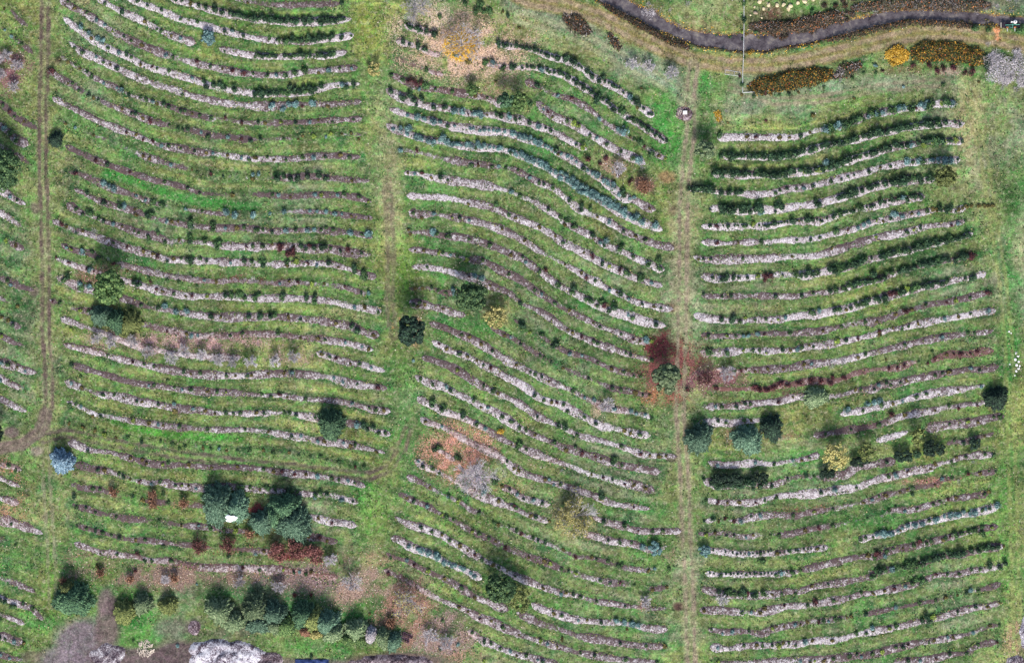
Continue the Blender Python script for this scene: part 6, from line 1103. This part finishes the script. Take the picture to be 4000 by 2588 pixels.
# firewood: split logs thrown in a heap
LOG = []
for i in range(3):
    mb = MB(); a, w = (.34, .42, .5)[i], (.09, .08, .1)[i]; mb.tube((-a, 0, 0), (a, 0, 0), w, w * .9, 6); me = mb.build('firewood_log', M_log); LOG.append(me.data); bpy.data.objects.remove(me)
for i in range(78):
    a = random.uniform(0, 6.28); r = math.sqrt(random.random()); o = bpy.data.objects.new('firewood_log', random.choice(LOG)); COL.objects.link(o)
    o.location = onground(338 + math.cos(a) * r * 20, 1507 + math.sin(a) * r * 19, .1 + .35 * (1 - r)); o.rotation_euler = (0, random.uniform(-.25, .25), random.uniform(0, 3.14)); s = random.uniform(.7, 1.2); o.scale = (s, s, s)
    tag(o, 'pale split log lying loose in the firewood heap', 'log', 'split logs of the firewood heap')
def heap(name, x, y, rx, ry, h, m, label, cat, seed, rough=.25, res=.35):
    RX, RY = rx * S, ry * S; nx_, ny_ = int(2 * RX / res) + 4, int(2 * RY / res) + 4; xs = np.linspace(-1.15, 1.15, nx_); ys = np.linspace(-1.15, 1.15, ny_)
    XX, YY = np.meshgrid(xs * RX, ys * RY, indexing='ij'); q = np.hypot(XX / RX + .2 * vnoise(XX, YY, 2, seed), YY / RY + .2 * vnoise(XX, YY, 2.3, seed + 1))
    zz = h * np.clip(1 - q, -.2, 1) ** 1 * 1.0 if False else h * np.sqrt(np.clip(1 - q, 0, 1)) * (1 + .35 * vnoise(XX, YY, 1.6, seed + 2)) + rough * vnoise(XX, YY, .7, seed + 3) * np.clip(1.1 - q, 0, 1) - .08 * (q > 1)
    I = np.arange(nx_ * ny_).reshape(nx_, ny_); f = np.stack([I[:-1, :-1], I[1:, :-1], I[1:, 1:], I[:-1, 1:]], -1).reshape(-1, 4)
    o = link(name, mesh(name, np.stack([XX, YY, zz], -1).reshape(-1, 3), f, True), m, loc=onground(x, y, 0)); return tag(o, label, cat)
def chips(name, stops, sc=2.2):
    m, n, b = mat(name); a = math_(n, 'ADD', math_(n, 'MULTIPLY', noise(n, sc * 2.4, 5, .85), .6), math_(n, 'MULTIPLY', noise(n, sc * .3, 4, .7, dist=.8), .4))
    n.links.new(ramp(n, a, stops), b.inputs['Base Color']); bump(n, b, noise(n, 5, 4, .8), .8, .2); return m
M_chip = chips('chip_heap', [(.41, A(44, 32, 42)), (.47, A(96, 82, 94)), (.50, A(170, 164, 178)), (.56, A(246, 244, 250))], 1.3)
M_comp = chips('compost', [(.42, A(44, 30, 38)), (.5, A(98, 80, 88)), (.57, A(196, 180, 186))], 1.5); M_ash = chips('ash', [(.40, A(24, 18, 40)), (.47, A(80, 64, 74)), (.53, A(150, 142, 150)), (.6, A(236, 234, 238))], 1.4)
heap('chip_heap', 522, 1528, 96, 44, 1.6, M_chip, 'large grey and white heap of wood chips at the bottom', 'chip heap', 1)
heap('compost_heap', 625, 1536, 36, 24, 1.2, M_comp, 'dark brown compost heap between chip heap and blue tarp', 'compost heap', 3)
heap('compost_heap', 920, 1540, 100, 20, 1.1, M_comp, 'long low purple-brown compost heap at the bottom edge', 'compost heap', 5)
heap('ash_heap', 252, 1524, 40, 28, .5, M_ash, 'burnt black and white ash heap left of the firewood', 'ash heap', 7)
heap('chip_heap', 452, 1458, 16, 18, .4, M_comp, 'small brown chip scatter on the bottom lawn', 'chip heap', 9)
heap('chip_heap', 2384, 1470, 14, 34, 1.0, M_chip, 'grey chip heap cut by the right photo edge', 'chip heap', 11)
heap('compost_heap', 2360, 1536, 22, 14, .5, M_ash, 'black compost heap in the bottom right corner', 'compost heap', 13)
heap('mulch_ring', 1590, 262, 19, 17, .18, M_comp, 'round mulch patch around the white well cover', 'mulch patch', 15)
# tarp
q = np.linspace(0, 1, 40); XX, YY = np.meshgrid(q * 9.2, q * 3.4, indexing='ij'); zz = .45 * np.sin(np.pi * YY / 3.4) + .13 * np.sin(XX * 1.9 + YY * 2.2 + 1.5 * vnoise(XX, YY, 1.8, 71)) + .16 * vnoise(XX, YY, .9, 72) + .18
I = np.arange(1600).reshape(40, 40); f = np.stack([I[:-1, :-1], I[1:, :-1], I[1:, 1:], I[:-1, 1:]], -1).reshape(-1, 4); top = np.stack([XX, YY, zz], -1).reshape(-1, 3)
o = link('blue_tarp', mesh('blue_tarp', top, f, True), M_tarp, loc=onground(686, 1560, 0)); sd = o.modifiers.new('s', 'SOLIDIFY'); sd.thickness = .03
tag(o, 'crumpled dark blue tarp spread at the bottom edge', 'tarp')
# white pipe run
mb = MB(); pp = [(1729, -20), (1729, 60), (1728, 130), (1726, 170), (1726, 216)]
for a_, b_ in zip(pp[:-1], pp[1:]): mb.tube(P(*a_, .35), P(*b_, .35), .075, n=8)
mb.tube(P(1727, 216, .35), P(1785, 211, .3), .09, n=8); mb.build('irrigation_pipe', M_pipe)
tag(bpy.context.scene.objects['irrigation_pipe'], 'long straight white pipe crossing the canal and turning by the hedge', 'pipe')
# tube gate
e = bpy.data.objects.new('field_gate', None); COL.objects.link(e); e.location = onground(1686, 163); e.rotation_euler = (0, 0, R(-9)); tag(e, 'thin white tubular gate lying beside the dirt road', 'gate')
mb = MB(); L, H = 4.2, 1.15
for z in (0, H): mb.tube((0, -z, .12), (L, -z, .12 + z * .3), .05, n=6)
for x in (0, L * .6, L): mb.tube((x, 0, .12), (x, -H, .45), .045, n=6)
mb.build('gate_frame', M_pipe, e); mb = MB()
for k in range(1, 4): mb.tube((0, -H * k / 4, .12 + .08 * k), (L, -H * k / 4, .12 + .08 * k), .018, n=5)
mb.build('wire', M_conc, e)
# well cover and two stakes
e = bpy.data.objects.new('well_cover', None); COL.objects.link(e); e.location = onground(1592, 262, .12); tag(e, 'square white well cover on the round mulch patch', 'well cover')
MB().box((0, 0, .18), (1.25, 1.1, .36), .03).build('base', M_conc, e); MB().box((0, 0, .4), (1.1, .98, .08), .03, .96).build('lid', M_white, e)
for i, (x, l) in enumerate(((1579, 'left'), (1583, 'right'))):
    mb = MB(); mb.tube((-.3, -.62, .1), (.2, .62, .12), .07, n=8); mb.tube((-.36, -.78, .1), (-.3, -.62, .1), .07, .02, 8); o = mb.build('wooden_stake', M_log, loc=onground(x, 261, .2)); tag(o, 'pale stake lying beside the white well cover, %s one' % l, 'stake')
# pump station
e = bpy.data.objects.new('pump_station', None); COL.objects.link(e); e.location = onground(2352, 60, .25); e.location.z = .25; tag(e, 'dark steel canal pump station with white tank and orange valves', 'pump')
mb = MB(); mb.box((0, 0, .05), (4.4, 1.5, .14))
for k in range(9): mb.box((-2 + k * .5, 0, .16), (.06, 1.45, .08))
mb.build('deck', M_dark, e)
mb = MB(); mb.tube((.75, .95, .1), (.75, .95, 1.0), .5, .5, 20); mb.tube((.75, .95, 1.0), (.75, .95, 1.2), .5, .2, 20); t = mb.build('tank', M_white, e, smooth=False)
MB().tube((.75, .95, 1.2), (.75, .95, 1.3), .12, .12, 10).build('tank_cap', M_dark, t)
MB().tube((-.2, .9, .2), (-.2, .9, .8), .22, .22, 14).box((.05, .9, .6), (.5, .2, .2)).build('filter', M_white, e)
MB().tube((-1.9, .1, .45), (2.0, .25, .45), .09, n=8).tube((.1, .6, .45), (.05, -.7, .45), .09, n=8).tube((-1.6, -.35, .42), (.1, -.55, .42), .07, n=8).build('green_pipe', M_green, e)
for x, y in ((-1.35, -.55), (.72, -.5)):
    v_ = MB().tube((x, y, .2), (x, y, .65), .17, .17, 12).box((x, y, .4), (.62, .22, .22)).build('valve', M_orange, e)
    MB().tube((x, y, .65), (x, y, .8), .05, n=6).tube((x - .17, y, .8), (x + .17, y, .8), .03, n=6).tube((x, y - .17, .8), (x, y + .17, .8), .03, n=6).build('handle', M_dark, v_)
    MB().tube((x, y - .2, .3), (x, y - .95, .3), .09, n=8).tube((x, y - .95, .3), (x, y - 1.05, .3), .14, .14, 10).build('outlet', M_white, e)
mb = MB().box((-3.1, .1, .3), (.22, 1.3, .5)).build('sluice_plate', M_conc, e); MB().box((-2.3, .1, .2), (.9, 1.5, .3)).build('screen', M_dark, e)
# farm implement: two cage rollers on a frame
e = bpy.data.objects.new('cage_roller_harrow', None); COL.objects.link(e); e.location = onground(942, 1480); e.rotation_euler = (0, 0, R(-24)); tag(e, 'rusty purple farm implement with two dark cage rollers on brown litter', 'farm implement')
for (cx, cy) in ((.35, .75), (0, -.75)):
    mb = MB(); L = 2.9
    for k in range(10): a = k * .628; mb.tube((cx - L / 2, cy + .36 * math.cos(a), .42 + .36 * math.sin(a)), (cx + L / 2, cy + .36 * math.cos(a + .5), .42 + .36 * math.sin(a + .5)), .035, n=5)
    for k in range(6): mb.tube((cx - L / 2 + k * L / 5 - .02, cy, .42), (cx - L / 2 + k * L / 5 + .02, cy, .42), .37, n=16)
    r_ = mb.build('roller', M_dark, e); MB().tube((cx - L / 2 - .12, cy, .42), (cx + L / 2 + .12, cy, .42), .06, n=8).build('axle', M_rust, r_)
mb = MB(); mb.box((.2, .3, .86), (3.1, .09, .08), .0).box((0, -.28, .86), (3.1, .09, .08)).box((.3, 1.2, .86), (3.0, .08, .08)).box((-.1, -1.2, .86), (3.0, .08, .08))
for k in range(5): mb.box((-1.3 + k * .62, 0, .95), (.07, 2.4, .06), .18)
mb.tube((-.2, 0, .9), (1.1, .3, 1.0), .05).tube((-1.0, -.3, .95), (1.2, .4, .95), .045); mb.build('frame', M_rust, e)
print('small plants', len(items), 'single', len(singles), 'stuff', len(stuff), {k: len(v) for k, v in by_kind.items()})
